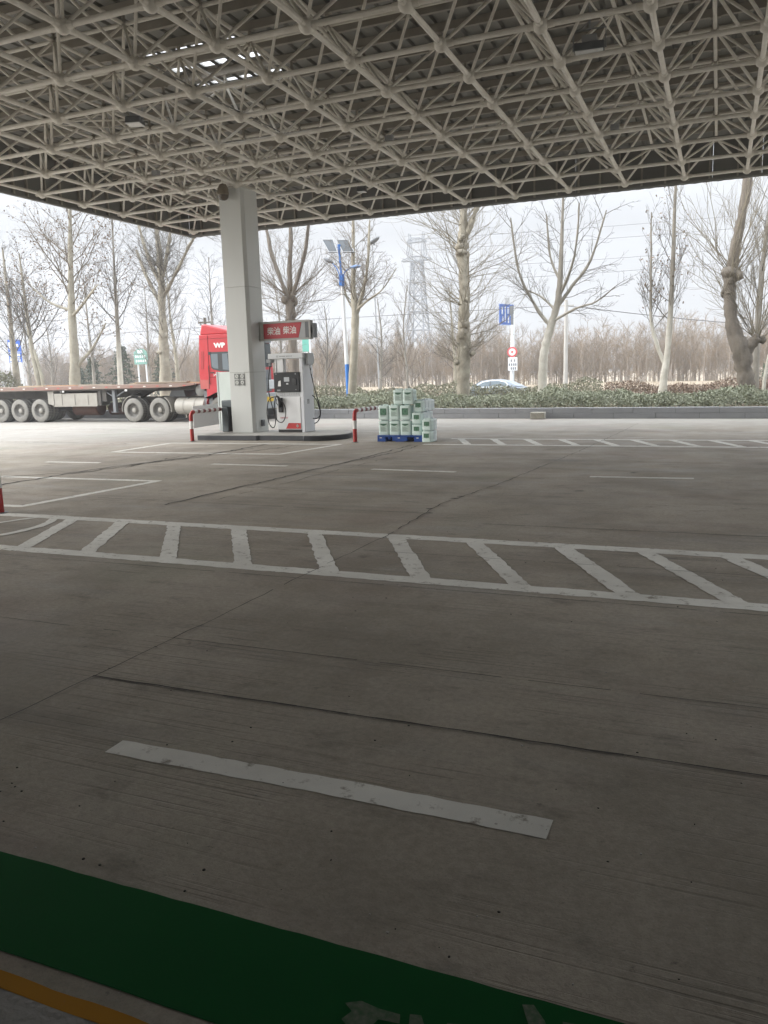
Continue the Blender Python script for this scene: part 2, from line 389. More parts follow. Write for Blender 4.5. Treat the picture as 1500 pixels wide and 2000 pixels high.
# slab joints and cracks
def wob(pts, amp, step=.15):
    out = []
    for a, b in zip(pts[:-1], pts[1:]):
        a = Vector((*a, 0)); b = Vector((*b, 0)); n = max(1, int((b-a).length/step)); nr = Vector((-(b-a).y, (b-a).x, 0)).normalized()
        for i in range(n):
            q = a.lerp(b, i/n)+nr*rng.uniform(-amp, amp); out.append((q.x, q.y))
    out.append(pts[-1]); return out
def crack(pts, w, amp, skip=0.):
    P = wob(pts, amp); out = []
    for a, b in zip(P[:-1], P[1:]):
        if rng.random() < skip: continue
        ww = w*rng.uniform(.7, 1.25)/2; d = (Vector((*b, 0))-Vector((*a, 0))).normalized(); n = (-d.y*ww, d.x*ww)
        out.append([(a[0]+n[0], a[1]+n[1]), (a[0]-n[0], a[1]-n[1]), (b[0]-n[0], b[1]-n[1]), (b[0]+n[0], b[1]+n[1])])
    return out
jt = crack([(-3.39, 3.49), (1.2, 3.52)], .012, .004)+crack([(-12, 4.15), (-3.35, 4.22)], .006, .004, .2)+crack([(-3.35, 4.22), (3, 4.28)], .006, .003, .25)
jt += crack([(-9, 5.84), (4, 5.95)], .008, .004, .1)+crack([(-3.2, 7.05), (4, 7.05)], .008, .004, .1)+crack([(-2.4, 8.66), (4, 8.76)], .014, .005)+crack([(-11, 9.3), (-7, 9.2), (-3.2, 9.15)], .012, .01, .3)
jt += crack([(-3.46, 1.97), (-3.40, 3.0), (-3.38, 3.49)], .007, .006)+crack([(-3.38, 3.49), (-3.35, 4.22)], .007, .006)+crack([(-3.35, 4.22), (-3.31, 5.98), (-3.24, 7.82)], .008, .010, .1)
jt += crack([(-3.24, 7.82), (-3.34, 9.85), (-3.05, 11.86), (-2.64, 16.75), (-2.4, 20.8), (-2.2, 25)], .013, .018, .12)
jt += crack([(-7.06, 8.9), (-6.92, 11.08), (-6.75, 14), (-6.7, 17.7)], .035, .04)+crack([(-6.6, 9.4), (-6.4, 12), (-6.2, 15)], .015, .04, .3)+crack([(-6.75, 14), (-6.45, 16), (-6.5, 17.6)], .03, .05)
jt += crack([(-11.4, 9.7), (-11.3, 12.4), (-10.6, 15), (-10.6, 17.6)], .05, .06)+crack([(-11.2, 11.5), (-10.9, 13.6), (-10.1, 15.6), (-9.6, 17.2)], .04, .07)+crack([(-10.9, 12.6), (-11.1, 14.5), (-10.3, 16.5)], .035, .06, .2)
jt += crack([(-14.5, 9.9), (-12.9, 10.4), (-11.3, 11.8)], .04, .05)+crack([(-7.0, 10.7), (-5.6, 10.5), (-4.0, 10.5)], .012, .02, .2)
jt += crack([(-30, 22.2), (-16, 22.0), (-8, 22.0), (6, 21.9)], .03, .02, .15)+crack([(-22, 17.6), (-14.5, 17.3)], .03, .04, .3)
for cy_, sx_ in ((4.02, .022), (3.62, .014), (6.1, .02), (7.7, .03), (9.2, .04), (9.5, .05), (10.3, .06), (10.5, .05), (10.9, .03), (12.4, .05), (13.4, .03), (14.6, .05)):
    x = float(np.interp(cy_, [3.49, 4.22, 5.98, 7.82, 9.85, 11.86, 16.75], [-3.38, -3.35, -3.31, -3.24, -3.34, -3.05, -2.64])); n = 11
    for _ in range(1):
        ox, oy = rng.gauss(0, sx_*.6), rng.gauss(0, sx_*.5); k_ = rng.uniform(.3, .8)
        jt.append([(x+ox+sx_*k_*rng.uniform(.5, 1.2)*1.6*math.cos(a*6.283/n), cy_+oy+sx_*k_*rng.uniform(.5, 1.2)*.8*math.sin(a*6.283/n)) for a in range(n)])
sheet('pavement_joints', jt, ZP+.004, M_JOINT)
# small pebbles, leaf scraps and bird droppings on the concrete
deb = MB()
for _ in range(200):
    x, y = rng.uniform(-3, 1.2), 2+rng.random()**1.6*9
    s_ = rng.uniform(.002, .006)
    deb.ball((x, y, s_*.3), s_, 6, 0 if rng.random() < .6 else 1, (rng.uniform(.6, 1.6), rng.uniform(.6, 1.4), .5))
o = deb.build('gravel', [mat('pebble_dark', (.03, .028, .025), .9), mat('pebble_pale', (.42, .40, .37), .9)]); tag(o, 'fine grit and pale specks scattered over the shaded concrete', 'grit', kind='stuff')

# kerb wall of concrete blocks
kt = thing('kerb_wall', 'low grey concrete block wall running along the planted verge', 'wall', (-8, kerb_y(-8), 0))
M_KERB = mat('kerb_concrete', (.27, .275, .285), .85, noise=(1.3, (.20, .205, .215), .9), bump=(25, .3))
def kerb():
    a = math.atan(-.052); c, s_ = math.cos(a), math.sin(a)
    mb = MB(); x = -60.
    i = 0
    rows = ((0, .175), (.180, .355))
    for r, (z0, z1) in enumerate(rows):
        x = -60.-.6*r
        while x < 25:
            L = 1.32+rng.uniform(-.02, .02); dz = rng.uniform(-.006, .006); dy = rng.uniform(-.006, .006)
            y0 = kerb_y(x); y1 = kerb_y(x+L-.012)
            w = .30
            z1_ = z1+dz*(r == 1)
            p = [(x, y0+dy), (x+L-.012, y1+dy), (x+L-.012, y1+w), (x, y0+w)]
            mb.prism(p, 'z', z0, z1_); x += L
    mb.build('block_course', M_KERB, kt, bevel=.008)
    mj = MB(); mj.prism([(-60, kerb_y(-60)+.02), (25, kerb_y(25)+.02), (25, kerb_y(25)+.28), (-60, kerb_y(-60)+.28)], 'z', .01, .345); mj.build('mortar', mat('mortar', (.12, .12, .12), .95), kt)
kerb()
sb = MB(); sb.box(-5.9, -5.42, 27.05, 27.38, 0.002, .24)
tag(sb.build('stone_block', mat('rough_stone', (.36, .34, .29), .9, noise=(7, (.25, .24, .2), .9), bump=(18, .8)), bevel=.03, seg=3), 'rough pale stone block lying at the foot of the kerb wall', 'stone block')

# ============================================================ CANOPY
cx = [-17.45, -15.68, -13.92, -12.2, -10.61, -9.03, -7.45, -5.87, -4.29, -2.71, -1.13, .45, 2.03, 3.61, 5.19, 6.77, 8.35, 9.93, 11.51]
ry = [24.75, 22.92, 21.1, 19.4, 17.8, 16.2, 14.63, 13.06, 11.5, 9.93, 8.36, 6.79, 5.2, 3.6, 2.0, .4, -1.2]
ZL = 6.82
def zu(y): return 7.70+.018*(18.6-y) if y < 21 else 7.70-.043-(y-21)*.065
canopy = thing('station_canopy', 'white steel space frame canopy roof over the filling station forecourt', 'canopy', (-4.5, 12, ZL))
for y in ry:
    mb = MB(); mb.tube([(cx[0], y, ZL), (cx[-1], y, ZL)], .045, 10); mb.build('lower_chord', M_STEEL, canopy)
for x in cx:
    mb = MB(); mb.tube([(x, ry[0], ZL), (x, ry[-1], ZL)], .045, 10); mb.build('lower_chord', M_STEEL, canopy)
ux = [(a+b)/2 for a, b in zip(cx[:-1], cx[1:])]; uy = [(a+b)/2 for a, b in zip(ry[:-1], ry[1:])]
for y in uy:
    mb = MB(); mb.tube([(ux[0], y, zu(y)), (ux[-1], y, zu(y))], .036, 8); mb.build('upper_chord', M_STEEL, canopy)
for x in ux:
    mb = MB(); mb.tube([(x, y, zu(y)) for y in uy], .036, 8); mb.build('upper_chord', M_STEEL, canopy)
# nodes and web bracing: the hundred nearest the view as their own parts, the rest as one
nodes = [(x, y) for x in cx for y in ry]
def rank(p):
    d = Vector((p[0], p[1], ZL))-Vector((0, 0, EYE)); z = d.dot(fw)
    if z < 1: return 1e6
    sx, sy = F_PX*d.dot(rv)/z, F_PX*d.dot(uv)/z
    return d.length+(0 if abs(sx) < 780 and abs(sy) < 1040 else 1e4)
nodes.sort(key=rank)
M_BALL = mat('ball_node', (.74, .71, .64), .5, noise=(5, (.56, .53, .47), .6))
brest = MB(); wrest = MB()
def web(mb, x, y):
    i, j = cx.index(x), ry.index(y)
    for a in (i-1, i):
        for b in (j-1, j):
            if 0 <= a < len(ux) and 0 <= b < len(uy):
                p, q = Vector((x, y, ZL)), Vector((ux[a], uy[b], zu(uy[b])))
                d = (q-p).normalized()
                mb.tube([p+d*.1, p+d*.2, q-d*.16, q-d*.06], [.02, .028, .028, .02], 8)
def ball(mb, x, y):
    mb.ball((x, y, ZL), .118, 14)
    for dx, dy in ((1, 0), (-1, 0), (0, 1), (0, -1)):
        mb.tube([(x+dx*.08, y+dy*.08, ZL), (x+dx*.2, y+dy*.2, ZL)], [.058, .053], 10)
for k, (x, y) in enumerate(nodes):
    if k < 100:
        mb = MB(); ball(mb, x, y); mb.build('ball_node', M_BALL, canopy)
        mb = MB(); web(mb, x, y); mb.build('web_brace', M_STEEL, canopy)
    else: ball(brest, x, y); web(wrest, x, y)
o = brest.build('ball_nodes', M_BALL, canopy); o['kind'] = 'stuff'
o = wrest.build('web_braces', M_STEEL, canopy); o['kind'] = 'stuff'
# upper ball nodes, purlin posts and purlins
un = MB(); pp = MB()
for y in uy:
    for x in ux:
        un.ball((x, y, zu(y)), .085, 8); pp.tube([(x, y, zu(y)+.06), (x, y, zu(y)+.20)], .035, 6)
        pp.box(x-.09, x+.09, y-.05, y+.05, zu(y)+.185, zu(y)+.20)
un.build('upper_ball_nodes', M_STEELD, canopy)['kind'] = 'stuff'; pp.build('purlin_posts', M_STEELD, canopy)['kind'] = 'stuff'
for y in uy:
    mb = MB(); z = zu(y)+.203
    mb.prism([(y-.03, z), (y+.04, z), (y+.04, z+.015), (y-.015, z+.015), (y-.015, z+.125), (y+.04, z+.125), (y+.04, z+.14), (y-.03, z+.14)], 'x', cx[0]-.25, cx[-1]+.3)
    mb.build('purlin', M_STEELD, canopy)
    if y != uy[0]:
        ym = y+.8; z = zu(ym)+.203; mb = MB()
        mb.prism([(ym-.03, z), (ym+.04, z), (ym+.04, z+.015), (ym-.015, z+.015), (ym-.015, z+.125), (ym+.04, z+.125), (ym+.04, z+.14), (ym-.03, z+.14)], 'x', cx[0]-.25, cx[-1]+.3); mb.build('purlin', M_STEELD, canopy)
# ribbed roof sheet, with three slots added to stand in for window reflections
def zr(y): return zu(y)+.346
def roof():
    mb = MB(); x0, x1 = -17.85, 12.0; p = .365
    slots = [(-11.15, -8.75, 15.03, 15.23), (-11.15, -8.8, 15.96, 16.09), (-11.2, -8.85, 14.24, 14.285)]
    ys = sorted({-2.4, 8, 12, 18.6, 21, 23, 25.1, *[s_ for q in slots for s_ in q[2:]]})
    x = x0
    while x < x1:
        prof = [(x, 0), (x+.26, 0), (x+.285, .055), (x+.34, .055), (x+p, 0)]
        for (xa, ha), (xb, hb_) in zip(prof[:-1], prof[1:]):
            for ya, yb in zip(ys[:-1], ys[1:]):
                if ha == hb_ == 0 and any(q[0] < x < q[1] and q[2]-1e-6 <= ya and yb <= q[3]+1e-6 for q in slots): continue
                mb.add([(xa, ya, zr(ya)+ha), (xb, ya, zr(ya)+hb_), (xb, yb, zr(yb)+hb_), (xa, yb, zr(yb)+ha)], [(0, 1, 2, 3)])
        x += p
    mb.build('roof_sheet', M_ROOF, canopy, angle=20)
roof()
# fascia: boards and stiffeners along the far, left and right edges
def fascia(a, b, nrm, name):
    a = Vector(a); b = Vector(b); L = (b-a).length; d = (b-a)/L; n = Vector(nrm)
    mb = MB(); st = []
    zt, zb = 8.05, 6.70
    def P(t, o, z): q = a+d*t+n*o; return (q.x, q.y, z)
    def bx(m, t0, t1, o0, o1, z0, z1):
        m.add([P(t0, o0, z0), P(t1, o0, z0), P(t1, o1, z0), P(t0, o1, z0), P(t0, o0, z1), P(t1, o0, z1), P(t1, o1, z1), P(t0, o1, z1)], [(0,3,2,1),(4,5,6,7),(0,1,5,4),(1,2,6,5),(2,3,7,6),(3,0,4,7)])
    k = int(L/1.22)
    for i in range(k):
        bx(mb, L*i/k+.004, L*(i+1)/k-.004, 0, .03+.004*(i % 2), zb, zt)
    bx(mb, 0, L, -.09, -.004, zb-.02, zb+.03)
    o = mb.build('fascia', M_FASC, canopy)
    for i in range(1, k*2):
        m2 = MB(); t = L*i/(k*2)+rng.uniform(-.1, .1); bx(m2, t-.025, t+.025, -.07, -.003, zb+.035, zt-.1-.1*rng.random())
        sp = m2.build('stiffener', M_STEELD, o)
fascia((-17.8, 25.02, 0), (12.0, 25.02, 0), (0, 1, 0), 'far')
fascia((-17.8, 25.02, 0), (-17.8, -2, 0), (-1, 0, 0), 'left')
# scalloped drip flashing just under the fascia
mb = MB()
for i in range(98):
    x = -17.8+i*.3; mb.tube([(x, 25.0, 6.675), (x+.15, 25.0, 6.66+.01*rng.random()), (x+.3, 25.0, 6.675)], .018, 5)
mb.build('drip_flashing', M_FASC, canopy)
# pipes and conduits threaded through the frame
mb = MB()
mb.tube([(-13.2, 14.0, 7.15), (-12.3, 14.35, 7.12), (-11.75, 14.5, 7.1)], .018, 6); mb.tube([(-13.2, 14.2, 7.2), (-13.1, 14.0, 7.05), (-11.6, 14.9, 7.0)], .012, 6)
mb.tube([(-2.2, 14.0, 7.5), (-1.8, 16.5, 7.35), (-1.45, 19.5, 7.2), (-1.3, 21.5, 7.1)], .016, 6)
mb.build('conduit', M_STEEL, canopy)
mb = MB()
for y, x0_, x1_ in ((16.2, -15.6, -2.8), (11.5, -9.0, 5.0), (21.1, -12.0, 3.5)):
    pts = []
    for k in range(25):
        x = x0_+(x1_-x0_)*k/24; pts.append((x, y+.06, 6.90-.03*(k % 2)+rng.uniform(-.01, .01)))
    mb.tube(pts, .012, 5)
mb.tube([(-9.03+.06, 11.6, 6.9), (-9.03+.05, 14, 6.87), (-9.03+.06, 16.2, 6.9)], .012, 5)
mb.build('cable_run', mat('cable_grey', (.2, .2, .19), .7), canopy)
mb = MB()
for (x, y) in ((-7.45, 17.8), (-2.71, 19.4), (-13.92, 17.8), (.45, 16.2)):
    mb.box(x+.25, x+.43, y-.06, y+.06, 6.87, 6.98)
mb.build('junction_boxes', M_GREY, canopy)['kind'] = 'stuff'

# unseen block and porch behind the viewpoint, added to darken the near concrete
bld = thing('unseen_shade_building', 'unseen building block behind the view, its porch added to shade the near concrete', 'building', (0, -4, 0))
mb = MB(); mb.box(-17, 18, -9, -1.0, 0, 6.6); mb.build('wall', mat('shade_wall', (.13, .13, .125), .6, noise=(1, (.1, .1, .1), .7)), bld)
mb = MB(); mb.box(-9, 9, -.999, 2.08, 2.95, 3.3); mb.build('shade_porch', M_FASC, bld)

# column
colm = thing('canopy_column', 'square white clad column carrying the canopy beside the pump', 'column', (-12.42, 19.78, .14))
def col_poly(o=0.): return [(-12.80-o, 19.42-o), (-12.13, 19.42-o), (-12.05+o, 19.50), (-12.05+o, 20.16+o), (-12.80-o, 20.16+o)]
for i, (a, b) in enumerate(((.142, 1.828), (1.834, 4.15), (4.156, 6.735))):
    mb = MB(); mb.prism(col_poly(), 'z', a, b); mb.build('cladding', M_COLW, colm, bevel=.006)
mb = MB(); mb.prism([(-12.79, 19.43), (-12.135, 19.43), (-12.06, 19.505), (-12.06, 20.15), (-12.79, 20.15)], 'z', .145, 6.66); mb.build('core', M_SEAM, colm)
mb = MB(); mb.box(-12.62, -12.22, 19.58, 19.98, 6.736, 6.80)
for x, y in ((-13.06, 18.6), (-11.4, 18.6), (-13.06, 20.25), (-11.4, 20.25)):
    mb.tube([(-12.42, 19.78, 6.8), (x, y, zu(y)-.05)], .04, 8)
mb.build('column_head', M_STEEL, colm)

# dome camera on its bracket
dc = thing('dome_camera', 'brown dome security camera hanging from the column head', 'camera', (-12.47, 19.2, 6.5))
mb = MB(); mb.lathe([(.03, .26), (.09, .24), (.135, .15), (.15, .02), (.158, 0), (.158, -.03), (.15, -.035)], (-12.49, 19.18, 6.55), n=24)
for i in range(16):
    a = i*math.pi/8; mb.tube([(-12.49+.139*math.cos(a), 19.18+.139*math.sin(a), 6.70), (-12.49+.153*math.cos(a), 19.18+.153*math.sin(a), 6.57)], .006, 4)
mb.build('housing', mat('aged_housing', (.22, .185, .135), .6, noise=(9, (.15, .125, .09), .8)), dc)
mb = MB(); mb.lathe([(.148, -.033), (.138, -.09), (.1, -.14), (.05, -.165), (.0, -.17)], (-12.49, 19.18, 6.55), n=24); mb.build('dome', mat('tinted_dome', (.07, .055, .04), .15), dc)
mb = MB(); mb.tube([(-12.49, 19.18, 6.8), (-12.49, 19.18, 6.93), (-12.53, 19.22, 6.99), (-12.62, 19.4, 7.0)], .022, 8); mb.tube([(-12.75, 19.1, 6.95), (-12.66, 19.05, 6.9), (-12.58, 19.12, 6.98)], .012, 6)
mb.build('bracket', M_STEEL, dc)

# floodlights in the canopy
def flood(name, c, size, label, rot):
    t = thing(name, label, 'floodlight', c, 'floodlights hung in the canopy frame')
    T = Matrix.Translation(c) @ Matrix.Rotation(rot, 4, 'Z')
    mb = MB(); mb.tf = T; w, d = size
    mb.prism([(-d, 0), (d, .0), (d*.75, .13), (-d*.75, .13)], 'x', -w, w)
    mb.build('lamp_housing', M_MID, t, bevel=.01)
    mb = MB(); mb.tf = T; mb.box(-w*.93, w*.93, -d*.9, d*.9, -.015, -.003); mb.build('lens', mat('frosted_lens', (.72, .74, .75), .25), t)
    mb = MB(); mb.tf = T; mb.box(-w*.5, w*.5, -d*.55, d*.55, .132, .25)
    mb.tube([(-w-.02, 0, .05), (-w-.02, 0, .36), (w+.02, 0, .36), (w+.02, 0, .05)], .014, 6); mb.tube([(0, 0, .36), (0, .05, .72)], .016, 6); mb.tube([(-.12, 0, .36), (.12, 0, .62)], .012, 6)
    mb.build('bracket', M_GREY, t)
flood('floodlight', (-11.5, 14.5, 6.98), (.16, .16), 'small dark floodlight hung in the frame left of the column', .3)
flood('floodlight', (-2.22, 14.6, 6.86), (.24, .17), 'wide grey floodlight with pale lens hung in the right half of the canopy', .1)
flood('floodlight', (-10.2, 23.2, 7.1), (.13, .12), 'tiny floodlight near the far fascia just right of the column', .1)

# ============================================================ PUMP ISLAND
isl = thing('pump_island', 'raised black sided concrete island carrying the fuel pump and the column', 'island', (-11, 19.5, 0))
ip = [(-13.45, 18.62), (-13.40, 18.56), (-11.5, 18.56), (-11.44, 18.62), (-10.1, 18.62), (-10.05, 18.56), (-9.62, 18.60), (-9.36, 18.78), (-9.2, 19.05), (-9.14, 19.4), (-9.2, 19.8), (-9.42, 20.15), (-9.75, 20.4), (-10.2, 20.5), (-13.3, 20.5), (-13.45, 20.4)]
mb = MB(); mb.prism(ip, 'z', 0.001, .128); mb.build('side', mat('island_black', (.017, .021, .027), .5, noise=(4, (.035, .038, .044), .6)), isl, bevel=.008)
mb = MB(); mb.prism([(-11.0+(x+11.0)*.985, 19.5+(y-19.5)*.965) for x, y in ip], 'z', .1285, .14); mb.build('top', mat('island_top', (.42, .41, .38), .85, noise=(3, (.3, .29, .27), .8)), isl)

# fuel pump
pump = thing('fuel_pump', 'white fuel pump with black control panel and looped hoses', 'fuel pump', (-11, 19.85, .14))
Y0, Y1 = 19.62, 20.18; XL, XR = -11.44, -10.655; ZB = .142
mb = MB(); mb.box(XL+.02, XR-.02, Y0+.02, Y1-.02, ZB, .215); mb.build('plinth', M_BLACK, pump)
mb = MB(); mb.box(XL, XR, Y0, Y1, .217, 1.135); mb.build('lower_cabinet', M_PUMP, pump, bevel=.012)
mb = MB(); mb.box(XL+.02, XR-.02, Y0-.012, Y0-.002, .24, 1.10); mb.build('service_door', M_PUMP, pump, bevel=.004)
mb = MB(); mb.box(XL+.01, XR-.01, Y0+.03, Y1-.03, 1.137, 1.255)
for i in range(9): mb.box(XL+.08+i*.075, XL+.115+i*.075, Y0+.018, Y0+.029, 1.15, 1.245)
mb.build('vent_band', mat('pump_vent', (.62, .63, .64), .4), pump)
mb = MB(); mb.box(XL-.03, XR+.0, Y0-.03, Y1+.02, 1.257, 1.80)
cp = mb.build('control_panel', mat('panel_black', (.012, .013, .015), .3), pump, bevel=.014)
mb = MB(); mb.box(-11.14, -10.975, Y0-.036, Y0-.0315, 1.545, 1.665); mb.build('display', mat('lcd_grey', (.48, .50, .52), .2), cp)
mb = MB(); mb.box(-11.075, -11.01, Y0-.036, Y0-.0315, 1.465, 1.505); mb.build('display', mat('lcd_pale', (.66, .68, .7), .2), cp)
mb = MB(); mb.prism([(-11.34, 1.42), (-11.24, 1.42), (-11.24, 1.58), (-11.31, 1.56)], 'y', Y0-.045, Y0-.0315); mb.build('card_reader', M_ALU, cp)
mb = MB(); mb.box(-10.86, -10.75, Y0-.05, Y0-.0315, 1.45, 1.63); mb.build('keypad', M_DARK, cp, bevel=.01)
mb = MB(); mb.box(-11.37, -11.27, Y0-.036, Y0-.0315, 1.285, 1.33); mb.box(-10.79, -10.765, Y0-.036, Y0-.0315, 1.31, 1.335); mb.box(-11.4, -11.37, Y0-.036, Y0-.0315, 1.745, 1.775); mb.box(-10.79, -10.765, Y0-.036, Y0-.0315, 1.73, 1.775); mb.build('badge', M_GREY, cp)
# upper frame: open on the right, panel on the left
mb = MB(); mb.box(XL, XL+.035, Y0+.02, Y0+.1, 1.802, 2.17); mb.box(XL+.036, XL+.25, Y0+.04, Y0+.06, 1.802, 2.17)
mb.box(XL, XL+.06, Y1-.1, Y1-.02, 1.802, 2.17); mb.build('upper_post', M_PUMP, pump, bevel=.006)
mb = MB(); mb.box(XR-.005, XR+.10, Y0+.0, Y1+.03, ZB, 2.17); pil = mb.build('side_pillar', mat('pillar_white', (.68, .70, .73), .3), pump, bevel=.015)
mb = MB()
for i in range(4): mb.box(XR+.1005, XR+.106, Y0+.17, Y0+.30, .93+i*.033, .948+i*.033)
mb.build('grille', M_MID, pil)
mb = MB(); mb.box(-11.62, XR+.13, Y0-.03, Y1+.0, 2.172, 2.315); head = mb.build('header', mat('header_white', (.66, .68, .69), .3), pump, bevel=.012)
text_part('header_lettering', 'U  ▪▪▪▪▪ ▪▪▪▪▪', .07, face_mat((-11.1, Y0-.036, 2.235), (1, 0, 0), (0, 0, 1)), mat('faint_letters', (.2, .22, .23), .6), head, .003)
mb = MB(); mb.box(-11.70, -11.56, Y0+.0, Y0+.3, 2.07, 2.165); mb.box(-11.66, -11.60, Y0+.05, Y0+.12, 1.98, 2.07); mb.build('hose_outlet', M_GREY, pump, bevel=.01)
mb = MB(); mb.prism([(Y0+.1, 1.98), (Y0+.4, 1.98), (Y0+.5, 2.14), (Y0+.42, 2.31), (Y0+.1, 2.31)], 'x', XR+.135, XR+.22); mb.build('hose_outlet', mat('outlet_grey', (.42, .44, .45), .4), pump, bevel=.012)
# nozzle and boot
mb = MB(); mb.box(-11.345, -11.215, Y0-.075, Y0-.013, .70, 1.10); boot = mb.build('nozzle_boot', M_DARK, pump, bevel=.02)
mb = MB(); mb.tube([(-11.36, Y0-.10, 1.16), (-11.30, Y0-.11, 1.12), (-11.27, Y0-.11, .98), (-11.28, Y0-.11, .84)], [.022, .035, .04, .024], 8); mb.tube([(-11.35, Y0-.11, 1.08), (-11.38, Y0-.11, .98), (-11.33, Y0-.11, .9)], .012, 6); mb.tube([(-11.3, Y0-.12, 1.10), (-11.2, Y0-.12, 1.04)], .02, 6)
mb.build('nozzle', M_BLACK, boot)
def smooth_pts(P, n=6):
    P = [Vector(p) for p in P]; out = []
    for i in range(len(P)-1):
        a, b, c, d = P[max(i-1, 0)], P[i], P[i+1], P[min(i+2, len(P)-1)]
        for k in range(n):
            t = k/n; out.append(.5*((2*b)+(-a+c)*t+(2*a-5*b+4*c-d)*t*t+(-a+3*b-3*c+d)*t**3))
    out.append(P[-1]); return out
hy = Y0-.15
mb = MB(); mb.tube(smooth_pts([(-11.63, Y0+.08, 1.98), (-11.625, Y0-.02, 1.7), (-11.58, hy, 1.3), (-11.48, hy, .85), (-11.40, hy, .55), (-11.44, hy, .33), (-11.52, hy, .285), (-11.62, hy, .42), (-11.665, hy, .72), (-11.58, hy-.02, 1.03), (-11.42, hy-.03, 1.13), (-11.22, hy-.04, 1.10), (-11.06, hy-.04, .85), (-11.06, hy-.04, .60), (-11.17, hy-.03, .44), (-11.32, hy-.02, .47), (-11.42, hy+.0, .66), (-11.43, hy+.03, .95), (-11.37, Y0-.1, 1.15)]), .014, 8)
mb.build('hose', M_BLACK, pump)
hx = XR+.19
mb = MB(); mb.tube(smooth_pts([(hx, Y0+.25, 2.0), (hx+.03, Y0+.25, 1.75), (hx+.1, Y0+.3, 1.3), (hx+.2, Y0+.35, .85), (hx+.2, Y0+.38, .6), (hx+.1, Y0+.4, .42), (hx-.02, Y0+.42, .36)]), .015, 8)
mb.tube(smooth_pts([(hx-.07, Y0+.45, 1.15), (hx+.05, Y0+.45, 1.02), (hx+.16, Y0+.42, .78), (hx+.17, Y0+.4, .58), (hx+.05, Y0+.42, .5), (hx-.07, Y0+.45, .5)]), .014, 8)
mb.build('hose', M_BLACK, pump)
mb = MB(); mb.tube([(hx+.02, Y0+.25, 1.83), (hx+.03, Y0+.25, 1.74)], .024, 8); mb.tube([(hx+.0, Y0+.25, 1.96), (hx+.01, Y0+.25, 1.9)], .024, 8); mb.build('hose_coupling', M_ALU, pump)
mb = MB(); mb.prism([(-11.16, .243), (-10.685, .243), (-10.685, .40), (-11.07, .40)], 'y', Y0-.0165, Y0-.0125); fl = mb.build('red_flash', mat('sign_red', (.50, .025, .025), .4), pump)
mb = MB(); mb.lathe([(.036, -.0004), (.036, -.002), (.028, -.002), (.028, -.0004)], (-10.79, Y0-.0165, .32), 'y', 20); mb.box(-10.8, -10.792, Y0-.0185, Y0-.0167, .285, .37); mb.build('emblem', M_TEXTW, fl)
text_part('pump_lettering', 'censtar', .085, face_mat((-11.2, Y0-.0135, .555), (1, 0, 0), (0, 0, 1)), mat('red_letters', (.5, .03, .05), .5), pump, .002)

# diesel sign board fixed to the column
sg = thing('diesel_sign', 'red and grey diesel sign board fixed to the column above the pump', 'sign', (-11.2, 20.0, 2.9))
sy0, sy1 = 19.92, 20.08
mb = MB(); mb.box(-12.045, -10.42, sy0, sy1, 2.685, 3.195); sbx = mb.build('sign_box', mat('sign_frame', (.36, .36, .33), .5), sg, bevel=.008)
mb = MB(); mb.box(-12.045, -10.41, sy0-.035, sy0-.002, 2.675, 2.73); mb.box(-12.045, -10.41, sy0-.035, sy0-.002, 3.15, 3.205); mb.box(-10.46, -10.41, sy0-.035, sy0-.002, 2.7305, 3.1495); mb.build('rim', mat('sign_rim', (.44, .44, .42), .45), sbx, bevel=.004)
mb = MB(); mb.prism([(-12.03, 2.735), (-11.90, 2.735), (-11.90, 3.145), (-12.03, 3.145)], 'y', sy0-.014, sy0-.003); mb.build('side_panel', mat('sign_cream', (.42, .42, .38), .5), sbx)
mb = MB(); mb.prism([(-11.895, 2.735), (-10.80, 2.735), (-10.69, 3.145), (-11.895, 3.145)], 'y', sy0-.02, sy0-.003); rp = mb.build('red_panel', mat('sign_red2', (.50, .035, .045), .4, noise=(2, (.44, .03, .04), .5)), sg)
mb = MB(); mb.prism([(-10.79, 2.735), (-10.58, 2.735), (-10.58, 3.145), (-10.68, 3.145)], 'y', sy0-.016, sy0-.003); mb.build('silver_panel', mat('sign_silver', (.40, .41, .42), .4), sg)
mb = MB(); mb.box(-10.575, -10.465, sy0-.014, sy0-.003, 2.735, 3.145); mb.build('grey_panel', M_MID, sg)
mb = MB(); mb.box(-10.36, -10.31, sy0-.01, sy1+.02, 2.72, 3.11); mb.box(-10.415, -10.355, sy0+.05, sy1-.04, 2.85, 3.0); mb.build('end_cap', M_MID, sg, bevel=.006)
text_part('sign_lettering', '柴油', .225, face_mat((-11.565, sy0-.022, 2.925), (1, 0, 0), (0, 0, 1)), M_TEXTW, rp, .002, .95, bold=.003)
text_part('sign_lettering', '柴油', .225, face_mat((-11.06, sy0-.022, 2.935), (1, 0, 0), (0, 0, 1)), M_TEXTW, rp, .002, .95, bold=.003)

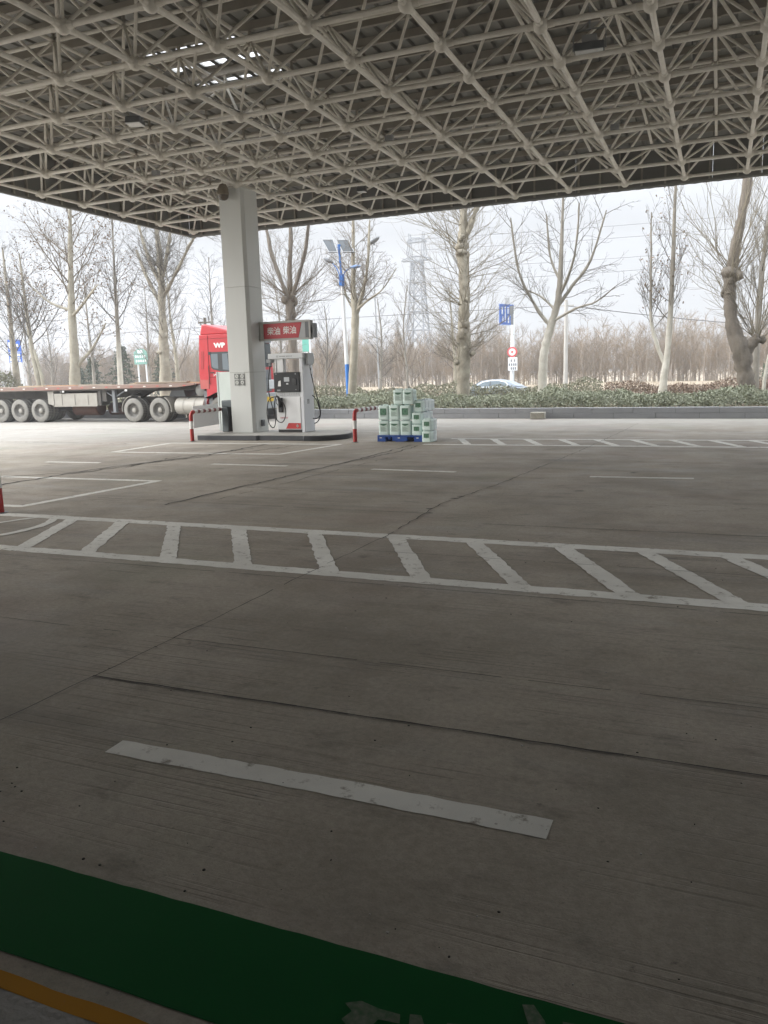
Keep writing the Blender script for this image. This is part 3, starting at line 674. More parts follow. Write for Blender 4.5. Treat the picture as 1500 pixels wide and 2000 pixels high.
# four small prohibition notices
M_NOT = mat('notice_grey', (.16, .165, .16), .5); M_NOTW = mat('notice_pale', (.55, .56, .53), .5)
rowsn = [('top', 'left', -12.55, 1.72), ('top', 'right', -12.375, 1.72), ('bottom', 'left', -12.55, 1.545), ('bottom', 'right', -12.375, 1.545)]
for v, h, x, z in rowsn:
    t = thing('prohibition_notice', 'small grey pictogram notice at %s %s of the four on the column' % (v, h), 'notice', (x, 19.42, z), 'prohibition notices on the column')
    yf = 19.415
    mb = MB(); mb.box(x-.078, x+.078, yf-.008, yf, z-.078, z+.078); pl = mb.build('plate', M_NOT, t)
    mb = MB(); mb.lathe([(.053, 0), (.053, -.003)], (x, yf-.0085, z+.008), 'y', 20); mb.box(x-.05, x+.05, yf-.0115, yf-.0085, z-.07, z-.058); mb.build('pictogram', M_NOTW, pl)
    mb = MB()
    if (v, h) == ('top', 'left'): mb.tube([(x-.02, yf-.0125, z+.03), (x+.025, yf-.0125, z-.015)], .008, 4)
    elif (v, h) == ('top', 'right'): mb.box(x-.014, x+.014, yf-.0135, yf-.0117, z-.02, z+.036)
    elif v == 'bottom' and h == 'left': mb.prism([(x-.02, z-.02), (x+.005, z-.02), (x+.012, z+.035), (x-.005, z+.035)], 'y', yf-.0135, yf-.0117)
    else: mb.tube([(x-.025, yf-.0125, z), (x, yf-.0125, z+.02), (x+.02, yf-.0125, z-.02)], .008, 4)
    mb.build('symbol', M_NOT, pl)
mb = MB(); mb.box(-12.048, -11.985, 19.74, 19.87, .30, .485); mb.box(-11.984, -11.97, 19.755, 19.855, .33, .455)
tag(mb.build('socket_box', M_MID, bevel=.008), 'small dark socket box low on the right face of the column', 'socket box')

# red and white U guards
def guard(a, b, label, top=.85):
    t = thing('bollard_guard', label, 'guard rail', (*a, 0), 'red and white U guards of the pump islands')
    r = .052; A, B = Vector((*a, 0)), Vector((*b, 0)); d = (B-A).normalized(); L = (B-A).length; cr = .15
    def leg(p, s_):
        mb = MB()
        pts = [p+Vector((0, 0, z)) for z in (.003, .34)]; mb.tube(pts, r, 16, 0)
        mb.tube([p+Vector((0, 0, .341)), p+Vector((0, 0, .55))], r, 16, 1)
        arc = [p+Vector((0, 0, .551))]+[p+d*s_*cr*(1-math.cos(q))+Vector((0, 0, top-cr-r+cr*math.sin(q))) for q in np.linspace(0, math.pi/2, 8)]
        mb.tube(arc, r, 16, 0); mb.tube([p+Vector((0, 0, .003)), p+Vector((0, 0, .012))], .1, 16, 2)
        mb.build('leg', [M_RED, M_WHITE, M_MID], t)
    leg(A, 1); leg(B, -1)
    mb = MB(); n = max(3, int((L-2*cr)/.13)); z = Vector((0, 0, top-r))
    for i in range(n):
        p = A+d*(cr+(L-2*cr)*i/n)+z; q = A+d*(cr+(L-2*cr)*(i+1)/n-.0005)+z
        mb.tube([p, q], r*1.004, 16, 1 if i % 2 == 0 else 0)
    mb.build('rail', [mat('rail_dark_red', (.16, .03, .03), .5), M_WHITE], t)
    return t
guard((-13.33, 18.22), (-13.40, 20.0), 'red and white U guard left of the column with a board on it')
guard((-8.46, 18.35), (-8.40, 20.1), 'red and white U guard between pump island and jerrycan stack')
guard((-8.945, 7.82), (-9.3, 6.4), 'red guard leg cut off at the left edge of the near hatched marking')
# white board hung on the left guard
mb = MB(); T0 = Vector((-13.66, 18.72, 0)); T1 = Vector((-13.46, 19.66, 0)); n_ = Vector((.97, -.22, 0))*.05
mb.add([T0+n_+Vector((0, 0, .32)), T1+n_+Vector((0, 0, .37)), T1+n_+Vector((0, 0, .97)), T0+n_+Vector((0, 0, .93))]+[T0+n_*1.12+Vector((0, 0, .32)), T1+n_*1.12+Vector((0, 0, .37)), T1+n_*1.12+Vector((0, 0, .97)), T0+n_*1.12+Vector((0, 0, .93))], [(0, 1, 2, 3), (7, 6, 5, 4), (0, 4, 5, 1), (1, 5, 6, 2), (2, 6, 7, 3), (3, 7, 4, 0)])
tag(mb.build('white_board', mat('board_white', (.82, .83, .84), .5, noise=(3, (.74, .75, .76), .6)), smooth=False), 'plain white board hung tilted on the red and white guard', 'board')

# fire equipment box with an extinguisher, and the pale panel standing behind it
fb_ = thing('fire_equipment_box', 'dark grey green fire equipment box with open niche left of column', 'cabinet', (-13.05, 19.7, .14))
M_FB = mat('box_greygreen', (.085, .105, .11), .5, noise=(4, (.065, .08, .085), .6))
mb = MB(); mb.prism([(-13.36, .142), (-12.82, .142), (-12.82, 1.05), (-13.31, 1.05), (-13.345, .5)], 'y', 19.95, 20.05); mb.prism([(-13.36, .142), (-13.13, .142), (-13.13, .85), (-13.34, .85), (-13.345, .5)], 'y', 19.72, 19.949); mb.box(-13.33, -12.82, 19.72, 19.949, .851, 1.05); mb.box(-12.86, -12.82, 19.72, 19.949, .142, .85)
mb.build('shell', M_FB, fb_, bevel=.02)
mb = MB(); mb.box(-13.129, -12.861, 19.93, 19.949, .143, .85); mb.build('niche', M_BLACK, fb_)
mb = MB(); mb.box(-13.08, -12.93, 19.90, 19.929, .60, .72); mb.build('red_label', M_RED, fb_)
fe = thing('fire_extinguisher', 'red fire extinguisher standing in the niche of the grey green box', 'extinguisher', (-12.95, 19.8, .14))
mb = MB(); mb.lathe([(.07, .0), (.075, .02), (.075, .36), (.06, .42), (.025, .45), (.025, .48)], (-12.96, 19.82, .144), n=20); fbd = mb.build('cylinder', mat('extinguisher_red', (.48, .03, .02), .3), fe)
mb = MB(); mb.box(-12.985, -12.935, 19.79, 19.85, .62, .655); mb.tube([(-12.96, 19.8, .64), (-12.90, 19.72, .66)], .012, 6); mb.tube(smooth_pts([(-12.99, 19.8, .63), (-13.06, 19.77, .55), (-13.06, 19.77, .3)]), .012, 6); mb.build('valve', M_BLACK, fbd)
wp = thing('pale_panel', 'tall pale mint panel standing behind the fire equipment box', 'panel', (-13.2, 20.1, .14))
mb = MB(); mb.box(-13.62, -13.19, 20.07, 20.12, .142, 1.86); mb.build('sheet', mat('mint_white', (.60, .66, .63), .5, noise=(3, (.52, .58, .55), .6)), wp, bevel=.01)
mb = MB(); mb.box(-13.68, -13.625, 20.06, 20.14, .142, 1.87); mb.box(-13.185, -13.13, 20.06, 20.14, .142, 1.87); mb.build('post', mat('mint_grey', (.42, .46, .45), .5), wp, bevel=.006)

# ============================================================ PALLET AND JERRYCANS
pal = thing('blue_pallet', 'blue plastic pallet under the jerrycans', 'pallet', (-7.35, 19.1, 0))
M_BLUE = mat('pallet_blue', (.01, .075, .33), .45, noise=(4, (.008, .05, .24), .6))
px0, px1, py0, py1 = -7.95, -6.74, 18.58, 19.58
mb = MB()
for i in range(7): mb.box(px0, px1, py0+i*.15, py0+i*.15+.11, .125, .158)
mb.build('deck', M_BLUE, pal, bevel=.006)
mb = MB(); mb.box(px0, px1, py0+.02, py1-.0, .112, .124); mb.build('deck_sheet', M_BLUE, pal)
for x in (px0+.11, (px0+px1)/2, px1-.11):
    for y in (py0+.1, (py0+py1)/2, py1-.1):
        mb = MB(); w = .11 if x != (px0+px1)/2 else .2
        mb.prism([(x-w, .022), (x+w, .022), (x+w, .111), (x-w, .111)], 'y', y-.09, y+.09)
        if y == py0+.1: mb.box(x-.05, x+.01, y-.0935, y-.0903, .085, .107, 1)
        mb.build('foot', [M_BLUE, M_WHITE], pal, bevel=.005)
for x in (px0+.11, (px0+px1)/2, px1-.11):
    mb = MB(); mb.box(x-.11, x+.11, py0, py1, .003, .021); mb.build('runner', M_BLUE, pal)

M_CAN = mat('mint_can_plastic', (.70, .82, .77), .38, noise=(2.5, (.63, .77, .73), .5), Subsurface_Weight=.12, Subsurface_Radius=(.05, .06, .06))
M_CANW = mat('clear_can_plastic', (.77, .84, .85), .35, noise=(2.5, (.7, .79, .8), .5), Subsurface_Weight=.12, Subsurface_Radius=(.05, .06, .06))
M_LG = mat('label_green', (.06, .155, .095), .5); M_LP = mat('label_pale', (.50, .62, .56), .5); M_LL = mat('label_line', (.13, .2, .17), .5)
M_CAP = mat('dark_green_cap', (.015, .05, .03), .5)
def can(w, d, h, style, mt, cap=False):
    t = thing('jerrycan', 'jerrycan', 'jerrycan', (0, 0, 0), 'plastic jerrycans stacked on and beside the pallet')
    # body: rounded-rectangle rings with waist grooves
    mb = MB(); rings = [(0, .93), (.02, .985), (.05, 1), (.30, 1), (.325, .975), (.35, 1), (.62, 1), (.645, .975), (.67, 1), (.84, 1), (.90, .97), (.93, .88)]
    n = 24; V = []
    for f, s_ in rings:
        for j in range(n):
            a = 2*math.pi*(j+.5)/n; ca, sa = math.cos(a), math.sin(a); e = .28
            x = w/2*s_*math.copysign(abs(ca)**e, ca); y = d/2*s_*math.copysign(abs(sa)**e, sa); V.append((x, y, f*h))
    k = len(rings)
    mb.add(V, [(i*n+j, i*n+(j+1) % n, (i+1)*n+(j+1) % n, (i+1)*n+j) for i in range(k-1) for j in range(n)]+[tuple(range(n-1, -1, -1)), tuple((k-1)*n+j for j in range(n))])
    body = mb.build('body', mt, t, angle=50)
    mb = MB(); mb.tube(smooth_pts([(w*.28, 0, h*.92), (w*.25, 0, h*.975), (0, 0, h*.985), (-w*.12, 0, h*.975), (-w*.15, 0, h*.92)], 4), .014, 8); mb.build('handle', mt, body)
    mb = MB(); mb.lathe([(.026, 0), (.028, .005), (.028, .03), (.02, .034)], (-w*.33, 0, h*.915), n=16); mb.build('cap', M_CAP if cap else mt, body)
    # front label (towards -y)
    lw = w*.62 if style != 'square' else w*.6; lz0, lz1 = (h*.22, h*.76) if style != 'square' else (h*.36, h*.76)
    mb = MB(); yf = -d/2-.0005
    mb.box(-lw/2, lw/2, yf-.002, yf, lz0, lz1, 0)
    if style == 'banner':
        pts = [(-lw/2, lz1)]+[(-lw/2+lw*q, lz1-.05*h-.09*h*math.sin(math.pi*min(1, q*1.05))) for q in np.linspace(0, 1, 9)]+[(lw/2, lz1)]
        mb.prism(pts, 'y', yf-.0035, yf-.0022, 1)
        for i in range(6): mb.box(-lw*.42, lw*(.42-.13*(i % 3)), yf-.0032, yf-.0022, lz0+.02+i*h*.046, lz0+.026+i*h*.046, 2)
    else:
        mb.box(-lw*.46, lw*.48, yf-.0030, yf-.0022, lz0+h*(.10 if style == 'emblem' else .04), lz1-.004, 1)
        mb.lathe([(lw*.34, 0), (lw*.34, -.001)], (lw*.05, yf-.0032, lz1-lw*.47), 'y', 18, 3)
        mb.lathe([(lw*.2, 0), (lw*.2, -.0008)], (lw*.08, yf-.0043, lz1-lw*.45), 'y', 18, 1)
        for i in range(2): mb.box(-lw*.42, lw*.3, yf-.0032, yf-.0022, lz0+.008+i*.016, lz0+.014+i*.016, 2)
    mb.build('label_sticker', [M_LP, M_LG, M_LL, mat('label_mid', (.10, .24, .14), .5)], body)
    return t
big_b = can(.285, .27, .382, 'banner', M_CAN); big_e = can(.285, .27, .382, 'emblem', M_CAN, True)
sm = can(.24, .225, .288, 'square', M_CAN); smc = can(.24, .225, .288, 'square', M_CANW)
used = set()
def put(proto, x, y, z, label, rz=0.):
    rz += rng.uniform(-.03, .03)
    if proto.name not in used:
        used.add(proto.name); proto.location = (x, y, z); proto.rotation_euler.z = rz; proto['label'] = label
    else:
        c = dup(proto, (0, 0, 0), label, rotz=rz); c.location = (x, y, z)
b_x = (-7.785, -7.49, -7.195)
zb = (.160, .545, .930)
for x, w_ in zip(b_x, ('leftmost', 'middle', 'rightmost')): put(big_b, x, 18.75, zb[0], 'large mint jerrycan on the pallet, %s of the bottom row with green banner labels' % w_)
put(big_e, b_x[0], 18.755, zb[1], 'large mint jerrycan, leftmost of the second row, with dark emblem label')
put(big_b, b_x[1], 18.75, zb[1], 'large mint jerrycan, middle of the second row, with banner label')
put(big_e, b_x[2], 18.75, zb[1], 'large mint jerrycan, rightmost of the large cans in the second row')
put(big_b, -7.385, 18.80, zb[2], 'large mint jerrycan on top of the stack, left of the topmost pair')
put(big_b, -7.12, 18.78, zb[2], 'large mint jerrycan on top of the stack, right of the topmost pair')
for i, y in enumerate((18.72, 18.96, 19.20, 19.44)):
    dp = ('front', 'second from front', 'third from front', 'rearmost')[i]
    put(sm if i == 0 else smc, -6.90, y, .160, 'small can in the bottom tier of the narrow pallet column, %s' % dp)
    put(sm if i == 0 else smc, -6.90, y+.01, .449, 'small can in the middle tier of the narrow pallet column, %s' % dp)
    put(sm if i == 0 else smc, -6.885, y+.10, .738, 'small can in the top tier of the narrow pallet column, %s' % dp)
for i, y in enumerate((18.58, 18.82)):
    dp = ('front', 'rear')[i]
    put(sm if i == 0 else smc, -6.59, y, .003, 'small can standing on the ground beside the pallet, %s of two' % dp)
    put(sm if i == 0 else smc, -6.58, y+.005, .292, 'small can stacked on the ground can beside the pallet, %s of two' % dp)


# ============================================================ TRUCK
M_TRED = mat('cab_red', (.45, .03, .045), .32, noise=(1.2, (.48, .02, .024), .5))
M_TREDD = mat('cab_red_dusty', (.44, .06, .055), .55, noise=(1.5, (.35, .12, .1), .7))
M_TGLASS = mat('cab_glass', (.05, .065, .075), .08)
M_GLASSP = mat('cab_glass_pale', (.16, .19, .21), .15)
M_CHAS = mat('chassis_dirty', (.05, .046, .042), .8, noise=(3, (.1, .09, .08), .8))
M_TYRE = mat('dusty_tyre', (.17, .162, .147), .9, noise=(6, (.25, .24, .215), .8))
M_TREAD = mat('tyre_tread', (.045, .042, .038), .9, noise=(6, (.09, .083, .073), .7))
M_RIM = mat('dusty_rim', (.22, .21, .19), .7, noise=(8, (.1, .095, .085), .8))
M_HUB = mat('hub_pale', (.28, .265, .235), .6)
M_RAIL = mat('rusty_red_rail', (.25, .13, .105), .8, noise=(.9, (.21, .17, .14), .8), bump=(20, .3))
M_DUSTM = mat('dusty_metal', (.34, .325, .29), .75, noise=(2.5, (.25, .23, .2), .8))
M_TANK = mat('tank_dusty', (.42, .40, .36), .5, noise=(2, (.33, .31, .27), .7))
def wheel(parent, x, y, z, r, w, side, dual=False, front=False):
    """side=-1: outer face looks to -y"""
    s_ = side
    mb = MB(); mb.lathe([(r*.60, 0), (r*.86, 0), (r*.95, s_*-.02), (r*.985, s_*-.05), (r, s_*-.07), (r, s_*-(w-.05)), (r*.95, s_*-(w-.01)), (r*.6, s_*-w)], (x, y, z), 'y', 40, 0, caps=False)
    for k in range(44):
        a = 2*math.pi*k/44; ca, sa = math.cos(a), math.sin(a); tx, tz = -sa*.022, ca*.022; R1, R2 = r*.985, r*1.012
        for (ya, yb) in ((-.03, -w*.45), (-w*.55, -(w-.03))):
            vs = []
            for yy in (ya, yb):
                for rr_, q in ((R1, -1), (R1, 1), (R2, 1), (R2, -1)): vs.append((x+ca*rr_+tx*q, y+s_*yy, z+sa*rr_+tz*q))
            mb.add(vs, [(0, 1, 2, 3), (4, 7, 6, 5), (0, 4, 5, 1), (1, 5, 6, 2), (2, 6, 7, 3), (3, 7, 4, 0)], 1)
    ty = mb.build('wheel', [M_TYRE, M_TREAD], parent)
    mb = MB(); mb.lathe([(r*.62, -s_*.02), (r*.60, -s_*.012), (r*.56, -s_*.02), (r*.52, -s_*(.02 if front else .12)), (r*.36, -s_*(.02 if front else .15)), (r*.3, -s_*(.0 if front else .14)), (r*.0001, -s_*(.0 if front else .14))], (x, y, z), 'y', 32, caps=False); rm = mb.build('rim', M_RIM, ty)
    mb = MB(); dd = .01 if front else -.13
    mb.lathe([(r*.22, s_*(dd-.01)), (r*.20, s_*(dd+.07)), (r*.12, s_*(dd+.09)), (r*.0001, s_*(dd+.09))], (x, y, z), 'y', 20)
    for k in range(10):
        a = 2*math.pi*k/10; mb.lathe([(.016, s_*(dd-.01)), (.016, s_*(dd+.025)), (.0001, s_*(dd+.03))], (x+r*.29*math.cos(a), y, z+r*.29*math.sin(a)), 'y', 6)
    mb.build('hub', M_HUB, rm)
    return ty
YN, YF = 25.98, 28.22   # near and far tyre faces
trl = thing('flatbed_trailer', 'dusty flatbed semi trailer with rusty red side rail and triple axles', 'trailer', (-26, 27.1, 0))
mb = MB(); mb.prism([(-33.0, 1.335), (-19.6, 1.36), (-19.1, 1.40), (-18.72, 1.44), (-18.72, 1.50), (-33.0, 1.50)], 'y', 25.95, 25.99); mb.prism([(-33.0, 1.335), (-19.6, 1.36), (-19.1, 1.40), (-18.72, 1.44), (-18.72, 1.50), (-33.0, 1.50)], 'y', 28.21, 28.25)
mb.build('side_rail', M_RAIL, trl, bevel=.006)
mb = MB()
for i in range(47): mb.box(-33.0+i*.305, -33.0+i*.305+.29, 25.991, 28.209, 1.452+rng.uniform(-.006, .006), 1.492+rng.uniform(-.006, .006))
mb.build('deck', mat('deck_planks', (.2, .16, .12), .9, noise=(1.5, (.28, .25, .21), .8)), trl)
mb = MB()
for y in (26.65, 27.55): mb.prism([(-33, .98), (-22.4, .98), (-21.9, 1.2), (-19.0, 1.24), (-19.0, 1.43), (-33, 1.43)], 'y', y-.07, y+.07)
for i in range(24): mb.box(-32.8+i*.58, -32.74+i*.58, 26.0, 28.2, 1.34, 1.43)
mb.build('frame', M_CHAS, trl)
for i, x in enumerate(np.linspace(-32.6, -19.2, 22)):
    mb = MB(); mb.box(x-.06, x+.06, 25.943, 25.9495, 1.405, 1.445, i % 2); mb.build('reflector', [mat('reflector_white', (.6, .58, .54), .4), mat('reflector_red', (.4, .08, .06), .4)], trl)
mb = MB(); mb.box(-25.93, -23.62, 26.02, 26.55, .68, 1.20)
for x in (-25.5, -24.8, -24.1): mb.box(x-.015, x+.015, 26.0, 26.0195, .72, 1.16)
tb = mb.build('toolbox', M_DUSTM, trl, bevel=.015)
mb = MB(); mb.box(-25.93, -23.62, 25.99, 26.0185, .66, .70); mb.box(-25.95, -25.93, 26.0, 26.55, .66, 1.33); mb.build('toolbox_edge', M_DUSTM, tb)
mb = MB(); mb.prism([(-26.3, .78), (-25.98, .7), (-25.98, 1.33), (-26.3, 1.33)], 'y', 26.05, 26.55); mb.build('mudguard', M_DUSTM, trl)
mb = MB(); mb.box(-23.6, -23.45, 26.05, 26.6, .7, 1.33); mb.box(-23.44, -23.2, 26.1, 26.6, .85, 1.33); mb.build('bracket', M_CHAS, trl)
for y in (26.15, 28.0):
    mb = MB(); mb.box(-22.88, -22.74, y-.07, y+.07, .42, 1.33); mb.box(-22.96, -22.66, y-.1, y+.1, .40, .42); mb.tube([(-22.81, y, 1.0), (-23.4, y, 1.33)], .03, 6); mb.tube([(-22.81, y, 1.0), (-22.2, y, 1.3)], .03, 6); mb.build('landing_leg', M_MID, trl)
mb = MB(); mb.lathe([(.30, 0), (.30, 1.3)], (-25.4, 26.75, .55), 'x', 16); mb.lathe([(.26, 0), (.26, .9)], (-24.0, 27.3, .5), 'x', 16); mb.build('air_tank', mat('rust_brown', (.09, .045, .035), .8), trl)
mb = MB(); mb.box(-33.0, -20.5, 26.0, 26.04, 1.30, 1.334); mb.box(-25.5, -25.38, 25.93, 26.0, 1.24, 1.33); mb.build('lamp_bar', M_CHAS, trl)
for x in (-25.35, -22.05):
    mb = MB(); mb.box(x-.05, x+.05, 25.945, 25.99, 1.25, 1.32); mb.build('side_lamp', M_TEXTW, trl)
for x in (-29.05, -27.92, -26.76, -30.2):
    if x < -30: continue
    wheel(trl, x, YN, .50, .497, .28, -1); wheel(trl, x, YN+.33, .50, .497, .28, -1); wheel(trl, x, YF, .50, .497, .28, 1)
    mb = MB(); mb.tube([(x, YN+.3, .5), (x, YF-.2, .5)], .07, 8); mb.build('axle', M_CHAS, trl)
for i in range(3):
    x = -32.5+i*0
mb = MB(); mb.prism([(-31.2, .55), (-30.4, .75), (-26.2, .75), (-26.1, .95), (-31.2, .95)], 'y', 26.5, 26.6); mb.build('leaf_spring', M_CHAS, trl)
# loose boards on the deck
for i in range(11):
    x = rng.uniform(-32.5, -21) if i < 8 else (-19.9, -21.0, -20.6)[i-8]; L = rng.uniform(1.0, 2.6); y = rng.uniform(26.1, 27.2)
    mb = MB(); T = Matrix.Translation((x, y, 1.512+.03*(i > 8))) @ Matrix.Rotation(rng.uniform(-.12, .12), 4, 'Z') @ Matrix.Rotation(rng.uniform(-.006, .006), 4, 'Y'); mb.tf = T
    mb.box(-L/2, L/2, -.09, .09, 0, rng.uniform(.025, .05))
    tag(mb.build('loose_board', mat(('raw_timber', 'grey_timber', 'orange_timber')[i % 3], ((.38, .29, .19), (.28, .25, .21), (.42, .2, .1))[i % 3], .85, noise=(5, (.25, .19, .13), .7)), smooth=False), 'loose %s board lying flat on the trailer deck' % ('raw timber', 'greyed timber', 'orange brown')[i % 3], 'board', 'loose %s boards on the trailer deck' % ('raw', 'grey', 'orange')[i % 3])

trk = thing('truck_tractor', 'red truck tractor unit coupled to the flatbed trailer', 'truck', (-19, 27.1, 0))
XF = -16.5
# cab shell (side outline extruded across), with the wheel arch cut out
arch = [(-17.66+.62*math.cos(a), .52+.62*math.sin(a)) for a in np.linspace(R(165), R(12), 12)]
side = [(-18.46, 1.27), (-18.50, 1.95), (-18.40, 3.30), (-17.0, 3.30), (XF-.14, 3.02), (XF-.02, 2.05), (XF, 1.4), (XF, .55), (XF-.5, .45)]+arch[::-1]+[(-18.2, .95), (-18.2, 1.27)]
mb = MB(); mb.prism(side, 'y', 26.0, 28.2); cab = mb.build('cab', M_TRED, trk, bevel=.04, seg=3)
mb = MB(); mb.prism([(-18.41, 3.305), (-18.31, 3.70), (-18.1, 3.69), (-17.05, 3.42), (-16.75, 3.305)], 'y', 26.06, 28.14); mb.build('roof_deflector', M_TRED, trk, bevel=.05, seg=3)
mb = MB(); mb.prism([(-18.09, 1.27), (-18.075, 1.27), (-18.03, 2.0), (-18.0, 3.28), (-18.015, 3.28), (-18.045, 2.0)], 'y', 25.992, 25.999); mb.box(-18.4, -17.0, 25.992, 25.999, 3.145, 3.155); mb.prism([(-18.03, 1.70), (-16.6, 1.66), (-16.6, 1.67), (-18.03, 1.715)], 'y', 25.992, 25.999); mb.build('panel_gap', mat('gap_dark_red', (.10, .008, .01), .7), cab)
mb = MB(); mb.prism([(-18.40, 2.02), (-18.27, 2.02), (-18.22, 2.68), (-18.345, 2.70)], 'y', 25.990, 25.999); mb.build('side_grille', mat('dull_red', (.36, .02, .025), .6), cab, bevel=.004)
mb = MB(); mb.prism([(-18.46, 1.272), (-18.09, 1.272), (-18.08, 1.62), (-18.48, 1.62)], 'y', 25.9935, 25.9985); mb.build('dust_skirt', M_TREDD, cab)
# side window
win = [(-17.93, 2.62), (-17.90, 2.10), (-17.82, 2.03), (-17.50, 1.96), (-16.75, 1.90), (-16.70, 2.05), (-16.82, 2.62)]
mb = MB(); mb.prism([(x+(.02 if x < -17.3 else -.02)*-1, z+(.03 if z > 2.3 else -.03)) for x, z in win], 'y', 25.985, 25.9945); mb.box(-18.02, -17.9, 25.985, 25.9945, 2.55, 2.66); wf = mb.build('window', mat('window_rubber', (.025, .028, .03), .5), cab)
mb = MB(); mb.prism([(-17.9, 2.58), (-17.88, 2.12), (-17.80, 2.05), (-17.60, 2.02), (-17.60, 2.58)], 'y', 25.9815, 25.9845); mb.prism([(-17.40, 2.58), (-17.40, 1.99), (-16.78, 1.94), (-16.76, 2.05), (-16.86, 2.58)], 'y', 25.9815, 25.9845); mb.build('pane', M_GLASSP, wf)
mb = MB(); mb.prism([(-17.0, 2.55), (-16.95, 2.0), (-16.80, 2.0), (-16.80, 2.55)], 'y', 25.72, 25.80); mb.tube([(-16.88, 25.8, 2.5), (-16.85, 26.0, 2.55)], .02, 6); mb.build('mirror', M_DARK, trk, bevel=.02)
text_part('engine_lettering', 'WP', .235, face_mat((-17.5, 25.996, 2.885), (1, 0, 0), (0, 0, 1)), M_TEXTW, cab, .003, 1.3, bold=.012)
text_part('engine_lettering', '12', .235, face_mat((-16.98, 25.996, 2.885), (1, 0, 0), (0, 0, 1)), M_TEXTW, cab, .003, 1.2)
text_part('door_lettering', 'JAC', .10, face_mat((-17.72, 25.996, 1.80), (1, 0, 0), (0, 0, 1)), M_TEXTW, cab, .003, 1.5)
mb = MB(); mb.tube([(-18.02, 25.985, 1.45), (-18.02, 25.96, 1.5), (-18.02, 25.96, 2.1), (-18.02, 25.985, 2.15)], .014, 6); mb.build('grab_handle', M_DARK, cab)
mb = MB(); mb.box(-17.98, -17.80, 25.975, 25.998, 1.86, 1.90); mb.build('door_handle', M_DARK, cab)
mb = MB(); mb.prism([(-18.30, .93), (-18.04, .90), (-17.7, 1.17), (-17.4, 1.15), (-17.1, .98), (-17.05, .80), (-17.12, .80), (-17.17, .96), (-17.42, 1.11), (-17.7, 1.125), (-18.0, 1.02), (-18.2, .96)], 'y', 25.96, 26.0); mb.build('arch_trim', M_DARK, cab)
# front face (towards +x)
mb = MB(); mb.prism([(26.1, 2.05), (28.1, 2.05), (28.02, 2.97), (26.18, 2.97)], 'x', XF-.05, XF+.012); mb.build('windscreen', M_TGLASS, trk, bevel=.01)
mb = MB(); mb.prism([(26.2, 2.98), (28.0, 2.98), (27.95, 3.12), (26.25, 3.12)], 'x', XF-.15, XF+.10); mb.build('sun_visor', mat('visor_grey', (.16, .18, .2), .3), trk, bevel=.02)
mb = MB(); mb.box(XF+.002, XF+.03, 26.25, 27.95, 1.1, 1.95)
for i in range(5): mb.box(XF+.031, XF+.05, 26.3, 27.9, 1.15+i*.16, 1.25+i*.16)
mb.build('grille', mat('grille_grey', (.14, .155, .17), .4), trk)
for y in (26.12, 27.72):
    mb = MB(); mb.box(XF+.002, XF+.06, y, y+.4, 1.18, 1.55); hl = mb.build('headlight', mat('headlight_clear', (.55, .58, .6), .15), trk, bevel=.03)
mb = MB(); mb.box(XF+.002, XF+.09, 26.02, 28.18, .42, 1.05); bp_ = mb.build('bumper', mat('bumper_grey', (.30, .32, .33), .5), trk, bevel=.03)
mb = MB(); mb.box(XF+.091, XF+.10, 27.28, 27.93, .70, .89); mb.build('number_plate', mat('plate_yellow', (.62, .40, .03), .5), bp_)
mb = MB(); mb.box(XF-.4, XF+.05, 26.1, 28.1, .16, .40); mb.build('lower_valance', M_DARK, trk)
mb = MB(); mb.box(-18.15, -17.98, 26.05, 26.3, .55, .94); mb.prism([(-17.3, .42), (-16.55, .42), (-16.55, .6), (-17.05, .62)], 'y', 25.985, 26.2); mb.build('step', M_MID, trk)
# chassis, tank, air filter, fenders
mb = MB()
for y in (26.68, 27.52): mb.box(-22.6, -17.0, y-.05, y+.05, .72, .98)
mb.box(-22.6, -22.5, 26.3, 27.9, .72, .95); mb.build('chassis', M_CHAS, trk)
mb = MB(); mb.lathe([(.20, 0), (.30, .04), (.33, .06), (.33, 1.40), (.30, 1.43), (.2, 1.46)], (-19.88, 26.40, .61), 'x', 20); tk = mb.build('fuel_tank', M_TANK, trk)
for x in (-19.45, -18.92):
    mb = MB(); mb.lathe([(.325, 0), (.337, .0), (.337, .05), (.325, .05)], (x, 26.40, .61), 'x', 20); mb.box(x, x+.05, 26.25, 26.5, .15, .29); mb.build('tank_strap', M_DUSTM, tk)
mb = MB(); mb.lathe([(.04, 0), (.05, .04), (.0001, .06)], (-19.3, 26.3, .91), 'z', 10); mb.build('filler_cap', M_MID, tk)
mb = MB(); mb.lathe([(.02, .0), (.15, .02), (.22, .05), (.22, .35), (.18, .37)], (-18.62, 26.12, 1.22), 'y', 24); mb.build('air_filter', mat('filter_grey', (.20, .2, .19), .7), trk)
mb = MB(); mb.box(-18.45, -18.25, 26.15, 26.5, .5, 1.2); mb.tube([(-18.4, 26.3, 1.2), (-18.35, 26.3, 1.9)], .06, 8); mb.build('battery_box', M_MID, trk)
mb = MB(); mb.prism([(-20.45, .99), (-19.65, .99), (-19.75, 1.34), (-20.25, 1.34)], 'y', 26.6, 27.6); mb.build('fifth_wheel', M_MID, trk)
for xa in (-21.79, -20.51):
    wheel(trk, xa, YN, .485, .49, .28, -1); wheel(trk, xa, YN+.34, .485, .49, .28, -1); wheel(trk, xa, YF, .485, .49, .28, 1)
    mb = MB(); mb.tube([(xa, YN+.3, .485), (xa, YF-.2, .485)], .1, 10); mb.ball((xa, 27.1, .485), .25, 12); mb.build('axle', M_CHAS, trk)
